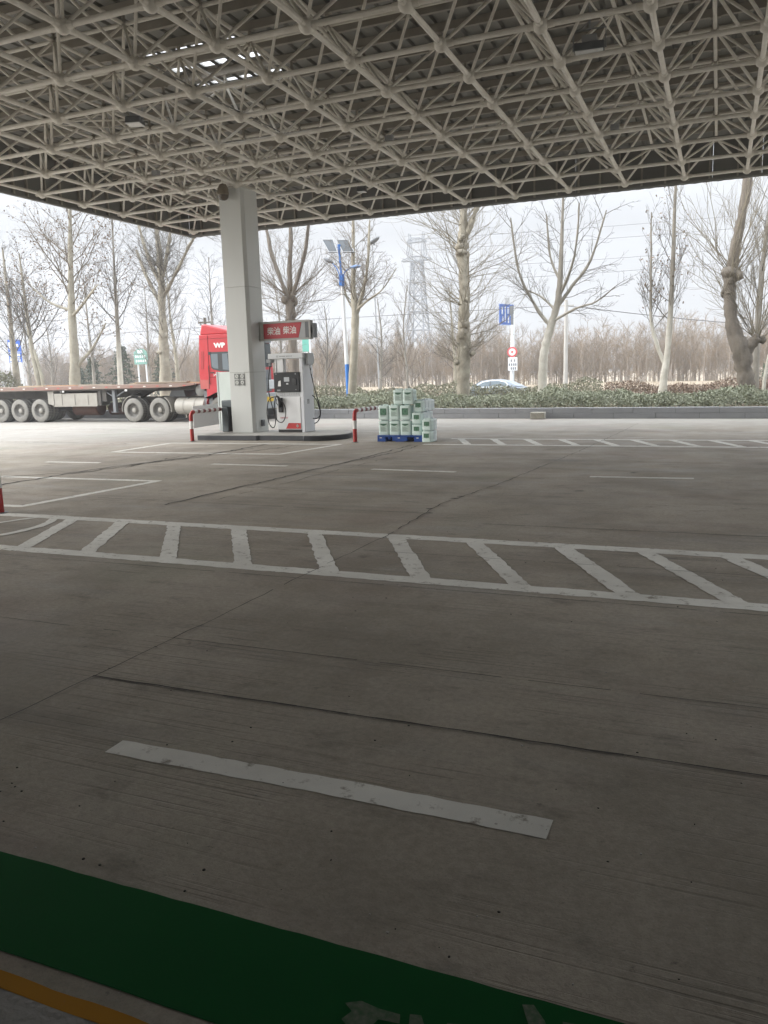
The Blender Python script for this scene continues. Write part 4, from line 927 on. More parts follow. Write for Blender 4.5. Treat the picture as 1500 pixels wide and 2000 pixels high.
for (xc, a0, a1) in ((-21.79, 95, 185), (-20.51, -8, 60)):
    mb = MB(); P = [(xc+.56*math.cos(R(a)), .485+.56*math.sin(R(a))) for a in np.linspace(a0, a1, 10)]; Q = [(xc+.585*math.cos(R(a)), .485+.585*math.sin(R(a))) for a in np.linspace(a1, a0, 10)]
    mb.prism(P+Q, 'y', 26.0, 26.6); mb.build('fender', M_DUSTM, trk)
wheel(trk, -17.66, YN+.06, .49, .49, .3, -1, front=True); wheel(trk, -17.66, YF-.06, .49, .49, .3, 1, front=True)

# ============================================================ VEGETATION
def q_tube(V, F, pts, r0, r1, n, off):
    """thin tapered tube, one frame for the whole length (fast)"""
    d = pts[-1]-pts[0]; L = d.length
    if L < 1e-6: return off
    d = d/L; a = d.orthogonal().normalized(); b = d.cross(a); k = len(pts)
    for i, p in enumerate(pts):
        r = r0+(r1-r0)*i/(k-1)
        for j in range(n):
            c = 6.28318*j/n; q = p+(a*math.cos(c)+b*math.sin(c))*r; V.append((q.x, q.y, q.z))
    for i in range(k-1):
        for j in range(n): F.append((off+i*n+j, off+i*n+(j+1) % n, off+(i+1)*n+(j+1) % n, off+(i+1)*n+j))
    return off+k*n

class Crown:
    def __init__(s, seed): s.V = []; s.F = []; s.o = 0; s.r = random.Random(seed); s.tips = []
    def twig(s, p, d, L, r, depth, st, n=None):
        """a bent shoot with side shoots; st: dict(up, wander, kids, ang, ratio)"""
        rr = s.r; seg = 4 if L > .5 else 3; pts = [p.copy()]; q = p.copy(); dd = d.normalized()
        for i in range(seg):
            dd = (dd+Vector((rr.gauss(0, 1), rr.gauss(0, 1), rr.gauss(0, 1)))*st['wander']+Vector((0, 0, st['up']))/seg).normalized()
            q = q+dd*(L/seg); pts.append(q.copy())
        s.o = q_tube(s.V, s.F, pts, r, max(r*.35, .0035), 5 if r > .03 else 3, s.o)
        if depth <= 0: s.tips.append(pts[-1]); s.tips.append(pts[-2]); return
        k = max(1, int(st['kids'][min(depth, len(st['kids']))-1]*rr.uniform(.7, 1.3)*(min(1.3, L/1.2) if L < 1.2 else 1)))
        for i in range(k):
            t = (.2+.8*(i+rr.random())/k)*seg; a = min(int(t), seg-1); f = t-a
            pp = pts[a].lerp(pts[a+1], min(f, 1)); bd = (pts[a+1]-pts[a]).normalized()
            az = rr.uniform(0, 6.283); o = bd.orthogonal().normalized(); o = o*math.cos(az)+bd.cross(o)*math.sin(az)
            an = R(st['ang']*rr.uniform(.7, 1.3)); nd = bd*math.cos(an)+o*math.sin(an)
            frac = t/seg
            s.twig(pp, nd, L*st['ratio']*rr.uniform(.6, 1.15)*(1.15-.55*frac), max(r*.55*(1-.5*frac), .0045), depth-1, st)

BARK = {
 'white': mat('whitewashed_bark', (.60, .58, .52), .85, noise=(3.5, (.42, .39, .33), .9), bump=(14, .5)),
 'pale': mat('pale_bark', (.36, .335, .285), .85, noise=(3, (.24, .22, .18), .9), bump=(10, .4)),
 'plane': mat('plane_bark', (.36, .335, .27), .85, noise=(3, (.22, .20, .155), .9), bump=(10, .4)),
 'poplar': mat('poplar_bark', (.36, .335, .27), .9, noise=(3.2, (.19, .165, .13), 1.0), bump=(12, .8)),
 'willow': mat('willow_bark', (.19, .165, .135), .95, noise=(5, (.105, .09, .075), 1.0, (1, 1, .4)), bump=(16, 1.0)),
 'grey': mat('grey_bark', (.27, .255, .225), .9, noise=(3, (.18, .165, .14), .9), bump=(12, .5)),
}
# whitewash reaches about three metres up; above it the bark is bare
def whitewash():
    m = BARK['white']; t = m.node_tree; b = t.nodes['Principled BSDF']; src = b.inputs['Base Color'].links[0].from_socket
    g = t.nodes.new('ShaderNodeNewGeometry'); sp = t.nodes.new('ShaderNodeSeparateXYZ'); t.links.new(g.outputs['Position'], sp.inputs[0])
    r = t.nodes.new('ShaderNodeMapRange'); r.inputs[1].default_value = 2.6; r.inputs[2].default_value = 4.2; t.links.new(sp.outputs[2], r.inputs[0])
    x = t.nodes.new('ShaderNodeMix'); x.data_type = 'RGBA'; t.links.new(r.outputs[0], x.inputs['Factor']); t.links.new(src, x.inputs['A']); x.inputs['B'].default_value = (.22, .2, .165, 1); t.links.new(x.outputs['Result'], b.inputs['Base Color'])
whitewash()
TWIG = {
 'tan': mat('tan_twigs', (.14, .115, .085), .9), 'grey': mat('grey_twigs', (.105, .095, .08), .9), 'dark': mat('dark_twigs', (.07, .06, .05), .9),
 'yellow': mat('yellowish_twigs', (.19, .165, .12), .9)}
M_DRY = mat('dry_leaves', (.13, .085, .05), .9, noise=(9, (.2, .14, .09), .9))
def leaves_mesh(name, pts, size, m, parent, r, per=1, spread=.12):
    V = []; F = []; o = 0
    for p in pts:
        for _ in range(per):
            c = p+Vector((r.gauss(0, spread), r.gauss(0, spread), r.gauss(0, spread)-.04)); s_ = size*r.uniform(.5, 1.4)
            a = Vector((r.gauss(0, 1), r.gauss(0, 1), r.gauss(0, 1))).normalized(); b = a.orthogonal().normalized()
            V += [tuple(c+a*s_*.6), tuple(c+b*s_*.35), tuple(c-a*s_*.6), tuple(c-b*s_*.35+a*s_*.15)]; F.append((o, o+1, o+2, o+3)); o += 4
    return fast_mesh(name, np.array(V), np.array(F), m, parent)

def tree(label, trunk, bark, twigm, seed, limbs=(), knots=(), shoots=None, lead=None, leaf=0, group=None, name='bare_tree', vase=None):
    """trunk: [(x,y,z,r)]; limbs: list of such polylines; knots: [(x,y,z,r)] burls;
    lead: dict(z0,n,L,ang,depth,st) side branches up the leader; shoots: list of (x,y,z,n,Lmin,Lmax,spread,up) pollard sprays"""
    base = trunk[0]; t = thing(name, label, 'tree', base[:3], group); r = random.Random(seed)
    mb = MB()
    def limb(P, n):
        pts = smooth_pts([p[:3] for p in P], 5); rad = []
        for i in range(len(P)-1):
            for k in range(5): rad.append(P[i][3]+(P[i+1][3]-P[i][3])*k/5)
        rad.append(P[-1][3]); rad = [q*r.uniform(.95, 1.06) for q in rad]; mb.tube(pts, rad, n); return pts, rad
    tp = [limb(trunk, 12)]
    for L in limbs: tp.append(limb(L, 9))
    for (x, y, z, kr) in knots:
        for _ in range(5): mb.ball((x+r.gauss(0, kr*.45), y+r.gauss(0, kr*.45), z+r.gauss(0, kr*.5)), kr*r.uniform(.55, .95), 8, 0, (1, 1, r.uniform(.7, 1.3)))
    am = .02 if bark in ('willow', 'poplar') else .009
    mb.v = [(x+r.gauss(0, am), y+r.gauss(0, am), z+r.gauss(0, am*.5)) for x, y, z in mb.v]
    mb.build('trunk', BARK[bark], t, angle=75)
    C = Crown(seed)
    if lead:
        st = lead['st']
        for pts, rad in (tp if lead.get('all') else tp[:1]):
            zs = [p.z for p in pts]; cand = [i for i in range(len(pts)) if pts[i].z > lead['z0']]
            if len(cand) < 2: continue
            z0, z1 = pts[cand[0]].z, pts[-1].z
            n = int(lead['n']*(z1-z0)/max(1, lead.get('h', z1-z0))) if lead.get('all') else lead['n']
            for k in range(n):
                f = (k+r.random())/n; i = cand[0]+f*(len(cand)-1); a = int(i); b = min(a+1, len(pts)-1)
                p = pts[a].lerp(pts[b], i-a); az = k*2.399+r.uniform(-.5, .5); el = R(lead['ang']+r.uniform(-12, 12))
                d = Vector((math.cos(az)*math.cos(el), math.sin(az)*math.cos(el), math.sin(el)))
                L = lead['L']*(1.0-.72*f**1.2)*r.uniform(.65, 1.15)
                C.twig(p, d, L, max(.008, .0125*L*(.7+.3*r.random())), lead['depth'], st)
    for (x, y, z, n, l0, l1, spr, up) in (shoots or ()):
        for _ in range(int(n*1.4)):
            az = r.uniform(0, 6.283); sp_ = spr*r.uniform(.6, 1.5); d = Vector((math.cos(az)*sp_, math.sin(az)*sp_, 1-spr*.6+r.uniform(-.3, .3)))
            p = Vector((x+math.cos(az)*.12+r.gauss(0, .05), y+math.sin(az)*.12+r.gauss(0, .05), z+r.gauss(0, .16)))
            L = r.uniform(l0, l1)*r.uniform(.7, 1.2); C.twig(p, d, L, .006+.0034*L, 1, dict(up=up, wander=.17, kids=(8,), ang=36, ratio=.5))
    if vase:
        for (P, k, Lk) in vase:
            pts = smooth_pts([p[:3] for p in P], 5)
            for i in range(k):
                f = .15+.85*(i+r.random())/k; j = f*(len(pts)-1); a = int(j); b = min(a+1, len(pts)-1)
                p = pts[a].lerp(pts[b], j-a); bd = (pts[min(b, len(pts)-1)]-pts[max(a-1, 0)]).normalized(); az = r.uniform(0, 6.283); o = bd.orthogonal().normalized(); o = o*math.cos(az)+bd.cross(o)*math.sin(az)
                an = R(r.uniform(25, 55)); C.twig(p, bd*math.cos(an)+o*math.sin(an), Lk*r.uniform(.5, 1.1), .010*Lk, 2, dict(up=.25, wander=.15, kids=(6, 6), ang=38, ratio=.5))
    if C.V: cr = fast_mesh('crown', np.array(C.V), np.array(C.F), TWIG[twigm], t)
    if leaf and C.tips:
        pts = [r.choice(C.tips) for _ in range(leaf)]
        leaves_mesh('dry_leaves', pts, .085, M_DRY, t, r)['kind'] = 'stuff'
    return t
ST_PLANE = dict(up=.30, wander=.14, kids=(7, 8), ang=42, ratio=.48)
ST_POP = dict(up=.75, wander=.10, kids=(7, 8), ang=30, ratio=.5)
ST_WILD = dict(up=.15, wander=.17, kids=(7, 8), ang=45, ratio=.5)
GT = 'bare roadside trees'
# row in the planted verge, right to left
tree('gnarled dark willow whose trunk swings left above a pollard head', [(.90, 31, .3, .31), (.88, 31, .7, .285), (.80, 31, 1.4, .275), (.66, 31, 2.1, .30), (.48, 31, 2.55, .27), (.30, 31, 3.1, .225), (.22, 31, 3.8, .20), (.20, 31, 4.4, .21), (.24, 31, 5.0, .19), (.34, 31, 5.7, .165), (.46, 31, 6.6, .145), (.62, 31, 8.0, .135), (.72, 31, 10, .12), (.8, 31.1, 12, .09)], 'willow', 'yellow', 11,
     limbs=[[(.74, 31, 2.0, .22), (.98, 31, 2.35, .20), (1.14, 31, 2.55, .16)]], knots=[(1.12, 31, 2.5, .17), (.24, 31, 4.75, .27), (.02, 31, 4.15, .15), (.35, 30.95, 4.7, .2)],
     shoots=[(1.12, 31, 2.6, 24, 1.2, 4.0, .5, .5), (.25, 31, 4.9, 22, 1.6, 4.4, .6, .6), (.0, 31, 4.2, 12, 1.0, 2.4, .8, .5), (.35, 31, 6.2, 8, .8, 2.2, .5, .6)], group=GT)
tree('upright slender tree rising behind the gnarled willow at the right edge', [(1.25, 33, .3, .13), (1.22, 33, 2.6, .11), (1.26, 33, 5, .085), (1.45, 33, 8, .05), (1.5, 33, 10.5, .02)], 'grey', 'grey', 12, lead=dict(z0=2.6, n=26, L=2.3, ang=42, depth=2, st=ST_POP), group=GT)
tree('slim double stemmed plane tree with white trunk and dry seed balls', [(-1.99, 32, .3, .15), (-1.93, 32, 1.2, .14), (-1.84, 32, 2.1, .12), (-1.77, 32, 3.8, .095), (-1.75, 32, 5.6, .07), (-1.74, 32, 8.1, .04), (-1.7, 32, 9.6, .015)], 'white', 'grey', 13,
     limbs=[[(-1.90, 32, 1.7, .085), (-2.2, 32, 2.4, .07), (-2.45, 32, 3.4, .055), (-2.5, 32, 5.0, .045), (-2.55, 32, 7.2, .015)]], lead=dict(z0=2.9, n=34, L=1.75, ang=50, depth=2, st=ST_POP, all=True, h=6.5), leaf=260, group=GT)
P1 = [(-6.2, 32, 3.3, .085), (-6.75, 31.8, 4.1, .065), (-7.35, 31.6, 5.4, .05), (-7.65, 31.5, 7.4, .025)]
P2 = [(-5.95, 32, 4.0, .075), (-5.4, 32.2, 4.8, .06), (-4.75, 32.3, 5.7, .045), (-4.2, 32.4, 7.5, .02)]
P3 = [(-6.1, 32, 3.5, .055), (-5.2, 31.7, 3.9, .045), (-4.4, 31.5, 4.1, .03), (-3.7, 31.4, 4.6, .015)]
P4 = [(-5.83, 32, 5.0, .06), (-6.3, 32.4, 6.0, .045), (-6.5, 32.6, 7.6, .02)]
P5 = [(-5.8, 32, 4.5, .055), (-5.2, 31.4, 5.8, .04), (-5.0, 31.1, 7.6, .02)]
P6 = [(-6.0, 32, 3.9, .05), (-6.7, 32.6, 4.5, .04), (-7.5, 33, 4.9, .02)]
tree('vase shaped tree with a whitewashed trunk bent at a burl', [(-6.50, 32, .3, .19), (-6.49, 32, 1.2, .175), (-6.44, 32, 2.2, .165), (-6.33, 32, 2.75, .16), (-6.15, 32, 3.4, .15), (-5.92, 32, 4.2, .125), (-5.83, 32, 5.2, .10), (-5.79, 32, 6.3, .07), (-5.75, 32, 8.2, .03)], 'white', 'grey', 14,
     limbs=[P1, P2, P3, P4, P5, P6], knots=[(-6.44, 31.95, 2.3, .12)], vase=[(P1, 13, 1.5), (P2, 13, 1.5), (P3, 11, 1.3), (P4, 10, 1.3), (P5, 11, 1.4), (P6, 9, 1.2), ([(-5.83, 32, 5.2, 0), (-5.75, 32, 8.6, 0)], 14, 1.5)], group=GT)
tree('tall burled poplar with a thick pale trunk and wild thin shoots', [(-9.46, 31, .3, .27), (-9.46, 31, 1.2, .25), (-9.44, 31, 2.0, .26), (-9.42, 31, 2.9, .29), (-9.42, 31, 3.4, .22), (-9.38, 31, 4.2, .21), (-9.38, 31, 5.4, .20), (-9.42, 31, 6.1, .20), (-9.42, 31, 6.6, .20), (-9.38, 31, 7.5, .15), (-9.36, 31, 9.0, .12), (-9.3, 31, 12, .05)], 'poplar', 'yellow', 15,
     limbs=[[(-9.40, 31, 6.6, .13), (-9.1, 31, 7.2, .11), (-8.7, 31, 8.2, .09), (-8.3, 31, 9.6, .05)]], knots=[(-9.50, 30.95, 6.2, .22), (-9.40, 31, 4.25, .20), (-9.45, 30.95, 3.3, .24), (-9.25, 30.9, 2.5, .16), (-9.6, 30.95, 2.0, .15), (-9.35, 31, 6.75, .16)],
     shoots=[(-9.45, 31, 6.3, 22, 1.2, 3.8, .95, .4), (-9.4, 31, 5.3, 12, 1.2, 3.4, 1.0, .4), (-9.4, 31, 4.3, 18, 1.2, 3.4, 1.05, .4), (-9.45, 31, 3.3, 20, 1.2, 3.4, 1.05, .5), (-9.25, 31, 2.5, 18, .8, 2.8, 1.0, .6), (-9.6, 31, 2.0, 14, .8, 1.8, .9, .6), (-9.4, 31, 7.4, 20, 1.0, 2.6, .6, .4), (-8.8, 31, 8.0, 12, 1.0, 2.4, .6, .4)], group=GT)
tree('forked pale trunked tree just right of the solar street lamp', [(-14.85, 32, .3, .21), (-14.8, 32, 1.2, .19), (-14.66, 32, 2.6, .175), (-14.56, 32, 4.1, .155), (-14.60, 32, 5.2, .11), (-14.57, 32, 6.2, .085), (-14.5, 32, 8.0, .05), (-14.5, 32, 10, .02)], 'plane', 'tan', 16,
     limbs=[[(-14.55, 32, 4.1, .10), (-14.2, 32, 5.0, .08), (-13.9, 32, 6.2, .06), (-13.75, 32, 8.0, .03)], [(-14.55, 32, 4.3, .07), (-13.9, 31.8, 4.7, .05), (-13.1, 31.6, 5.1, .03), (-12.4, 31.5, 5.9, .015)], [(-14.62, 32, 4.4, .06), (-15.1, 32.2, 5.2, .045), (-15.4, 32.3, 7, .02)]],
     lead=dict(z0=4.2, n=26, L=2.2, ang=45, depth=2, st=ST_WILD, all=True, h=5.0), group=GT)
tree('pollard willow with a knotted head behind the diesel sign', [(-18.8, 34, .3, .24), (-18.75, 34, 2.4, .22), (-18.80, 34, 4.2, .21), (-18.83, 34, 5.2, .24)], 'willow', 'tan', 17,
     limbs=[[(-18.85, 34, 5.2, .11), (-19.2, 34, 6.0, .09), (-19.9, 34.3, 7.6, .075), (-20.2, 34.4, 9.5, .05)], [(-18.80, 34, 5.2, .11), (-18.75, 34, 6.4, .095), (-18.6, 34, 8.0, .08), (-18.5, 34, 10, .05)], [(-18.75, 34, 5.2, .11), (-18.3, 34, 6.2, .09), (-17.7, 33.8, 7.6, .07), (-17.3, 33.6, 9.6, .04)]],
     knots=[(-18.95, 33.9, 5.1, .20), (-18.65, 34, 5.2, .20), (-18.8, 34, 4.5, .2)], shoots=[(-18.8, 34, 5.2, 32, 1.4, 4.0, .85, .5), (-18.8, 34, 4.3, 20, 1.0, 3.2, 1.0, .6)], lead=dict(z0=6.0, n=12, L=1.6, ang=45, depth=2, st=ST_WILD, all=True, h=3.5), group=GT)
tree('thick trunked tree with three rising limbs left of the red cab', [(-25.55, 33, .3, .34), (-25.5, 33, 1.6, .30), (-25.47, 33, 3.0, .25), (-25.42, 33, 4.4, .19), (-25.32, 33, 6.6, .15), (-25.35, 33, 8.4, .11), (-25.5, 33, 11, .05)], 'poplar', 'grey', 18,
     limbs=[[(-25.35, 33, 6.4, .10), (-25.0, 33, 7.2, .085), (-24.6, 33, 8.6, .065), (-24.2, 33, 11, .04)], [(-25.35, 33, 6.3, .10), (-25.9, 33, 7.3, .085), (-26.4, 33, 9.0, .06), (-26.9, 33, 11, .03)], [(-25.4, 33, 5.2, .10), (-26.2, 33.2, 6.4, .08), (-27.0, 33.4, 8.0, .05)], [(-25.3, 33, 5.6, .10), (-24.2, 33, 7.0, .075), (-23.2, 33, 8.4, .05), (-22.6, 33, 9.6, .03)]],
     knots=[(-25.40, 33, 3.8, .15), (-25.5, 32.95, 3.0, .18)], lead=dict(z0=3.2, n=34, L=2.2, ang=40, depth=2, st=ST_WILD, all=True, h=5), group=GT)
tree('slim pale plane tree with dry leaves between two thicker trunks', [(-30.1, 35, .3, .17), (-30.05, 35, 1.6, .15), (-29.95, 35, 4.3, .115), (-29.85, 35, 7.0, .07), (-29.7, 35, 10, .03)], 'white', 'grey', 19, lead=dict(z0=3.8, n=36, L=2.9, ang=45, depth=2, st=ST_PLANE), leaf=480, group=GT)
tree('largest mottled plane tree full of dry leaves above the trailer', [(-31.4, 33, .3, .38), (-31.35, 33, 1.5, .30), (-31.2, 33, 3.0, .235), (-31.1, 33, 5.4, .185), (-30.9, 33, 7.6, .13), (-30.6, 33, 10.3, .075), (-30.4, 33, 12.5, .04)], 'plane', 'tan', 20,
     limbs=[[(-31.3, 33, 2.0, .14), (-31.0, 33.1, 2.6, .11), (-30.2, 33.3, 3.4, .06), (-29.3, 33.4, 4.6, .03)], [(-31.1, 33, 5.0, .09), (-30.0, 32.6, 5.5, .065), (-28.6, 32.3, 6.4, .03)], [(-31.1, 33, 5.3, .08), (-32.4, 32.8, 5.8, .055), (-33.5, 32.6, 6.8, .03)]],
     lead=dict(z0=5.0, n=40, L=3.6, ang=44, depth=2, st=ST_PLANE), vase=[([(-31.1, 33, 5.0, 0), (-30.0, 32.6, 5.5, 0), (-28.6, 32.3, 6.4, 0)], 10, 1.8), ([(-31.1, 33, 5.3, 0), (-32.4, 32.8, 5.8, 0), (-33.5, 32.6, 6.8, 0)], 10, 1.6), ([(-31.0, 33, 2.6, 0), (-29.3, 33.4, 4.6, 0)], 7, 1.3)], leaf=1000, group=GT)
tree('twin stemmed leafy plane tree near the blue parking sign', [(-33.75, 33, .3, .15), (-33.9, 33, 2.0, .13), (-34.1, 33, 3.6, .12), (-34.2, 33, 5.4, .08), (-34.3, 33, 8.4, .03)], 'plane', 'grey', 21,
     limbs=[[(-33.4, 33, .3, .10), (-33.6, 33, 2.0, .09), (-33.95, 33, 3.4, .07)]], lead=dict(z0=3.3, n=40, L=3.3, ang=46, depth=2, st=ST_PLANE), leaf=800, group=GT)
tree('tree cut off at the left edge beside the blue parking sign', [(-36.4, 34, .3, .2), (-36.5, 34, 3, .16), (-36.5, 34, 6, .09), (-36.5, 34, 9, .03)], 'poplar', 'grey', 22, lead=dict(z0=2.2, n=30, L=3.0, ang=46, depth=2, st=ST_WILD), leaf=120, group=GT)
# second row and small trees further back
second = [(-38.3, 42, 8.5, .12, 'thin tree with sparse leaves behind the largest plane tree', 160), (-31.6, 42, 8.2, .15, 'pale tree standing just behind the three limbed trunk', 0), (-28.6, 42, 8.8, .12, 'slender tree hugging the left side of the white column', 0), (-41.8, 42, 6.5, .1, 'small tree in front of the distant grey building', 60),
          (-24.0, 42, 7.5, .1, 'thin tree seen between column and diesel sign', 0), (-20.6, 41, 5.4, .09, 'young tree just left of the solar street lamp pole', 0), (-17.3, 41, 5.6, .09, 'young tree above the jerrycan stack', 0), (-15.6, 41, 6.2, .08, 'young tree below the pylon', 0), (-13.0, 41, 6.0, .12, 'thin pale tree hidden behind the burled poplar', 0),
          (-46, 44, 7.5, .12, 'leafy tree standing farthest left behind the parking sign', 120), (-35.2, 44, 7.8, .1, 'thin tree behind the slim pale plane tree', 60)]
for i, (x, y, h, r_, lab, lf) in enumerate(second):
    tree(lab, [(x, y, .0, r_), (x+rng.uniform(-.1, .1), y, h*.3, r_*.8), (x+rng.uniform(-.25, .25), y, h*.65, r_*.45), (x+rng.uniform(-.3, .3), y, h, r_*.12)], 'plane' if i in (1, 8) else 'grey', ('grey', 'tan', 'dark')[i % 3], 40+i, lead=dict(z0=h*.22, n=26, L=h*.33, ang=48, depth=2, st=(ST_WILD, ST_POP)[i % 2]), leaf=lf, group='smaller bare trees behind the verge')
# low vase shrub behind the jerrycans
tree('low bare forked shrub directly behind the jerrycan stack', [(-12.05, 31.5, .3, .05), (-12.0, 31.5, .75, .05), (-12.0, 31.5, 1.15, .04)], 'grey', 'dark', 61, shoots=[(-12.0, 31.5, .8, 9, .9, 1.6, .9, .3)], name='bare_shrub')
# white stakes
for x, y, z, lab in ((-24.9, 40, 3.6, 'thin whitewashed stake leaning beside the pump header'), (1.42, 30.6, 1.95, 'pale forked stake leaning on the gnarled willow')):
    mb = MB(); mb.tube([(x-.02, y, .25), (x, y, z*.55), (x+.1, y, z)], [.07, .06, .05], 8); tag(mb.build('tree_stake', BARK['white']), lab, 'stake')

# conifers and rounded shrubs
M_PINE = mat('pine_green', (.045, .065, .042), .9, noise=(1.5, (.085, .10, .065), .9)); M_HEDGE = mat('dusty_sunlit_hedge_leaf', (.165, .185, .115), .8, noise=(9, (.30, .31, .235), .9)); M_HEDGE2 = mat('dark_hedge_leaf', (.115, .125, .075), .85, noise=(6, (.19, .18, .12), .9)); M_BROWN = mat('brown_hedge_leaf', (.15, .105, .075), .9, noise=(7, (.23, .17, .125), .9))  # front hedge: dusty green with a paler tone painting in sunlit leaves
nprng = np.random.default_rng(5)
def leaf_cloud(P, size, n_seed=0, up=.3):
    n = len(P); a = nprng.normal(size=(n, 3)); a /= np.linalg.norm(a, axis=1)[:, None]
    b = np.cross(a, nprng.normal(size=(n, 3))); b /= np.linalg.norm(b, axis=1)[:, None]
    s_ = (size*nprng.uniform(.55, 1.25, n))[:, None]
    V = np.stack([P+a*s_*.7, P+b*s_*.42, P-a*s_*.7, P-b*s_*.42], 1).reshape(-1, 3)
    return V, np.arange(4*n).reshape(-1, 4)
def conifer(x, y, z0, h, w, label, seed):
    t = thing('conifer', label, 'conifer', (x, y, z0), 'dark conifers beyond the road'); r = random.Random(seed)
    mb = MB(); mb.tube([(x, y, z0), (x, y, z0+h)], [.12, .02], 8); mb.build('trunk', BARK['willow'], t)
    P = []
    for k in range(70):
        f = (k+r.random())/70; z = z0+h*(.12+.86*f); L = w*(1.05-f)**.8*r.uniform(.55, 1.1); az = k*2.4
        for i in range(46):
            q = r.random()**.6; P.append((x+math.cos(az)*L*q+r.gauss(0, .10), y+math.sin(az)*L*q+r.gauss(0, .10), z+.12*L*q-.18*q*q*L+r.gauss(0, .05)))
    V, F = leaf_cloud(np.array(P), .11); fast_mesh('crown', V, F, M_PINE, t)
conifer(-45.6, 50, -.4, 3.9, 1.5, 'dark spreading conifer left of the slim plane tree', 1); conifer(-42.6, 50, -.4, 4.7, 1.9, 'tallest dark conifer, behind the slim plane tree', 2); conifer(-39.6, 51, -.4, 4.2, 1.6, 'dark conifer between slim plane tree and thick trunk', 3); conifer(-34.0, 50, -.4, 3.6, 1.4, 'dark conifer just left of the red cab', 4); conifer(-48.9, 52, -.4, 3.4, 1.4, 'small grey green conifer beside the grey building', 5)
def bush(x, y, z0, h, w, label, m):
    t = thing('evergreen_shrub', label, 'shrub', (x, y, z0)); d = nprng.normal(size=(2600, 3)); d /= np.linalg.norm(d, axis=1)[:, None]; rr = nprng.uniform(.35, 1, 2600)**.5
    rr *= 1+.22*np.sin(d[:, 0]*5+d[:, 2]*4)*np.cos(d[:, 1]*6)
    P = np.array([x, y, z0+h*.5])+d*rr[:, None]*np.array([w, w, h*.5]); V, F = leaf_cloud(P, .09); fast_mesh('foliage', V, F, m, t)
    mb = MB()
    for i in range(7): mb.tube([(x, y, z0), (x+rng.uniform(-w, w)*.5, y+rng.uniform(-w, w)*.5, z0+h*.7)], [.03, .008], 5)
    mb.build('stems', BARK['grey'], t)
bush(-37.0, 33.5, .3, 2.1, .95, 'rounded olive evergreen shrub at the left edge above the trailer', M_HEDGE2)
bush(3.0, 47, -.3, 2.4, 1.0, 'dark evergreen shrub at the right edge beyond the hedge', M_PINE)

def hedge(name, x0, x1, d0, d1, z0, z1, n, size, m, label, lump=.22, gap=0.):
    t = thing(name, label, 'hedge', ((x0+x1)/2, kerb_y((x0+x1)/2)+.3+d0, z0))
    x = nprng.uniform(x0, x1, n); u = nprng.uniform(0, 1, n); v = nprng.uniform(0, 1, n)
    # rounded, lumpy cross-section; leaves lie mostly near the surface
    th = np.pi*u; rad = 1-.55*v**2.2
    lmp = 1+lump*(np.sin(x*2.1+1.3)*.45+np.sin(x*4.7+th*2)*.35+np.sin(x*9.3+th*3+.5)*.3)
    hh = (z1-z0)*(1+.22*np.sin(x*.9)+.12*np.sin(x*3.1)); yy = (d0+d1)/2-np.cos(th)*(d1-d0)/2*rad*lmp
    zz = z0+.03+np.abs(np.sin(th))**.7*hh*rad*lmp*.93
    zz[:n//5] = z0+nprng.uniform(.02, .6, n//5)*(z1-z0)
    P = np.stack([x, kerb_y(x)+.3+yy, zz], 1)+nprng.normal(size=(n, 3))*.035
    V, F = leaf_cloud(P, size); fast_mesh('foliage', V, F, m, t)
    C = Crown(3)
    for _ in range(int((x1-x0)*9)):
        xx = rng.uniform(x0, x1); p = Vector((xx, kerb_y(xx)+.3+rng.uniform(d0+.2, d1-.2), z0-.02)); C.twig(p, Vector((rng.gauss(0, .5), rng.gauss(0, .5), 1)), (z1-z0)*rng.uniform(.7, 1.1), .010, 1, dict(up=.3, wander=.2, kids=(4,), ang=40, ratio=.5))
    fast_mesh('stems', np.array(C.V), np.array(C.F), TWIG['dark'], t)['kind'] = 'stuff'
hedge('front_hedge', -16.5, 6.5, .25, 3.6, .31, .79, 62000, .062, M_HEDGE, 'front hedge of dusty evergreen shrubs rising from the kerb wall')
hedge('rear_hedge', -27, -4.9, 9.2, 10.4, .27, .98, 26000, .065, M_HEDGE2, 'clipped dark green rear hedge between burled poplar and street lamp', .1)
hedge('rear_hedge', -4.8, 9, 9.3, 10.5, .27, .95, 20000, .065, M_BROWN, 'clipped brown leaved rear hedge on the right half', .08)
hedge('side_hedge', -60, -16.8, .3, 1.6, .31, .75, 22000, .08, M_HEDGE2, 'low hedge behind the trailer', .15)
# weeds and dry grass on the verge and the bank
V = []; F = []; o_ = 0
for i in range(9000):
    x = rng.uniform(-60, 12); d = rng.choice((rng.uniform(3.4, 6.1), rng.uniform(10.5, 18), rng.uniform(34, 43))); y = kerb_y(x)+.3+d
    z = float(np.interp(d, [0, 6, 9, 10.5, 14, 17, 20.3, 33, 36, 39, 43], [.3, .31, .28, .26, 0, -.42, -.5, -.42, .1, .34, .1]))-.05; h = rng.uniform(.12, .4); a = rng.uniform(0, 6.28); w = .012
    c, s_ = math.cos(a)*w, math.sin(a)*w; lx, ly = rng.gauss(0, .08), rng.gauss(0, .08)
    V += [(x-c, y-s_, z), (x+c, y+s_, z), (x+c*.3+lx, y+s_*.3+ly, z+h), (x-c*.3+lx, y-s_*.3+ly, z+h)]; F.append((o_, o_+1, o_+2, o_+3)); o_ += 4
o = fast_mesh('dry_grass', np.array(V), np.array(F), mat('straw_grass', (.27, .21, .13), .95, noise=(1.2, (.19, .17, .1), .8))); tag(o, 'dry straw coloured grass on the verge and bank', 'grass', kind='stuff')

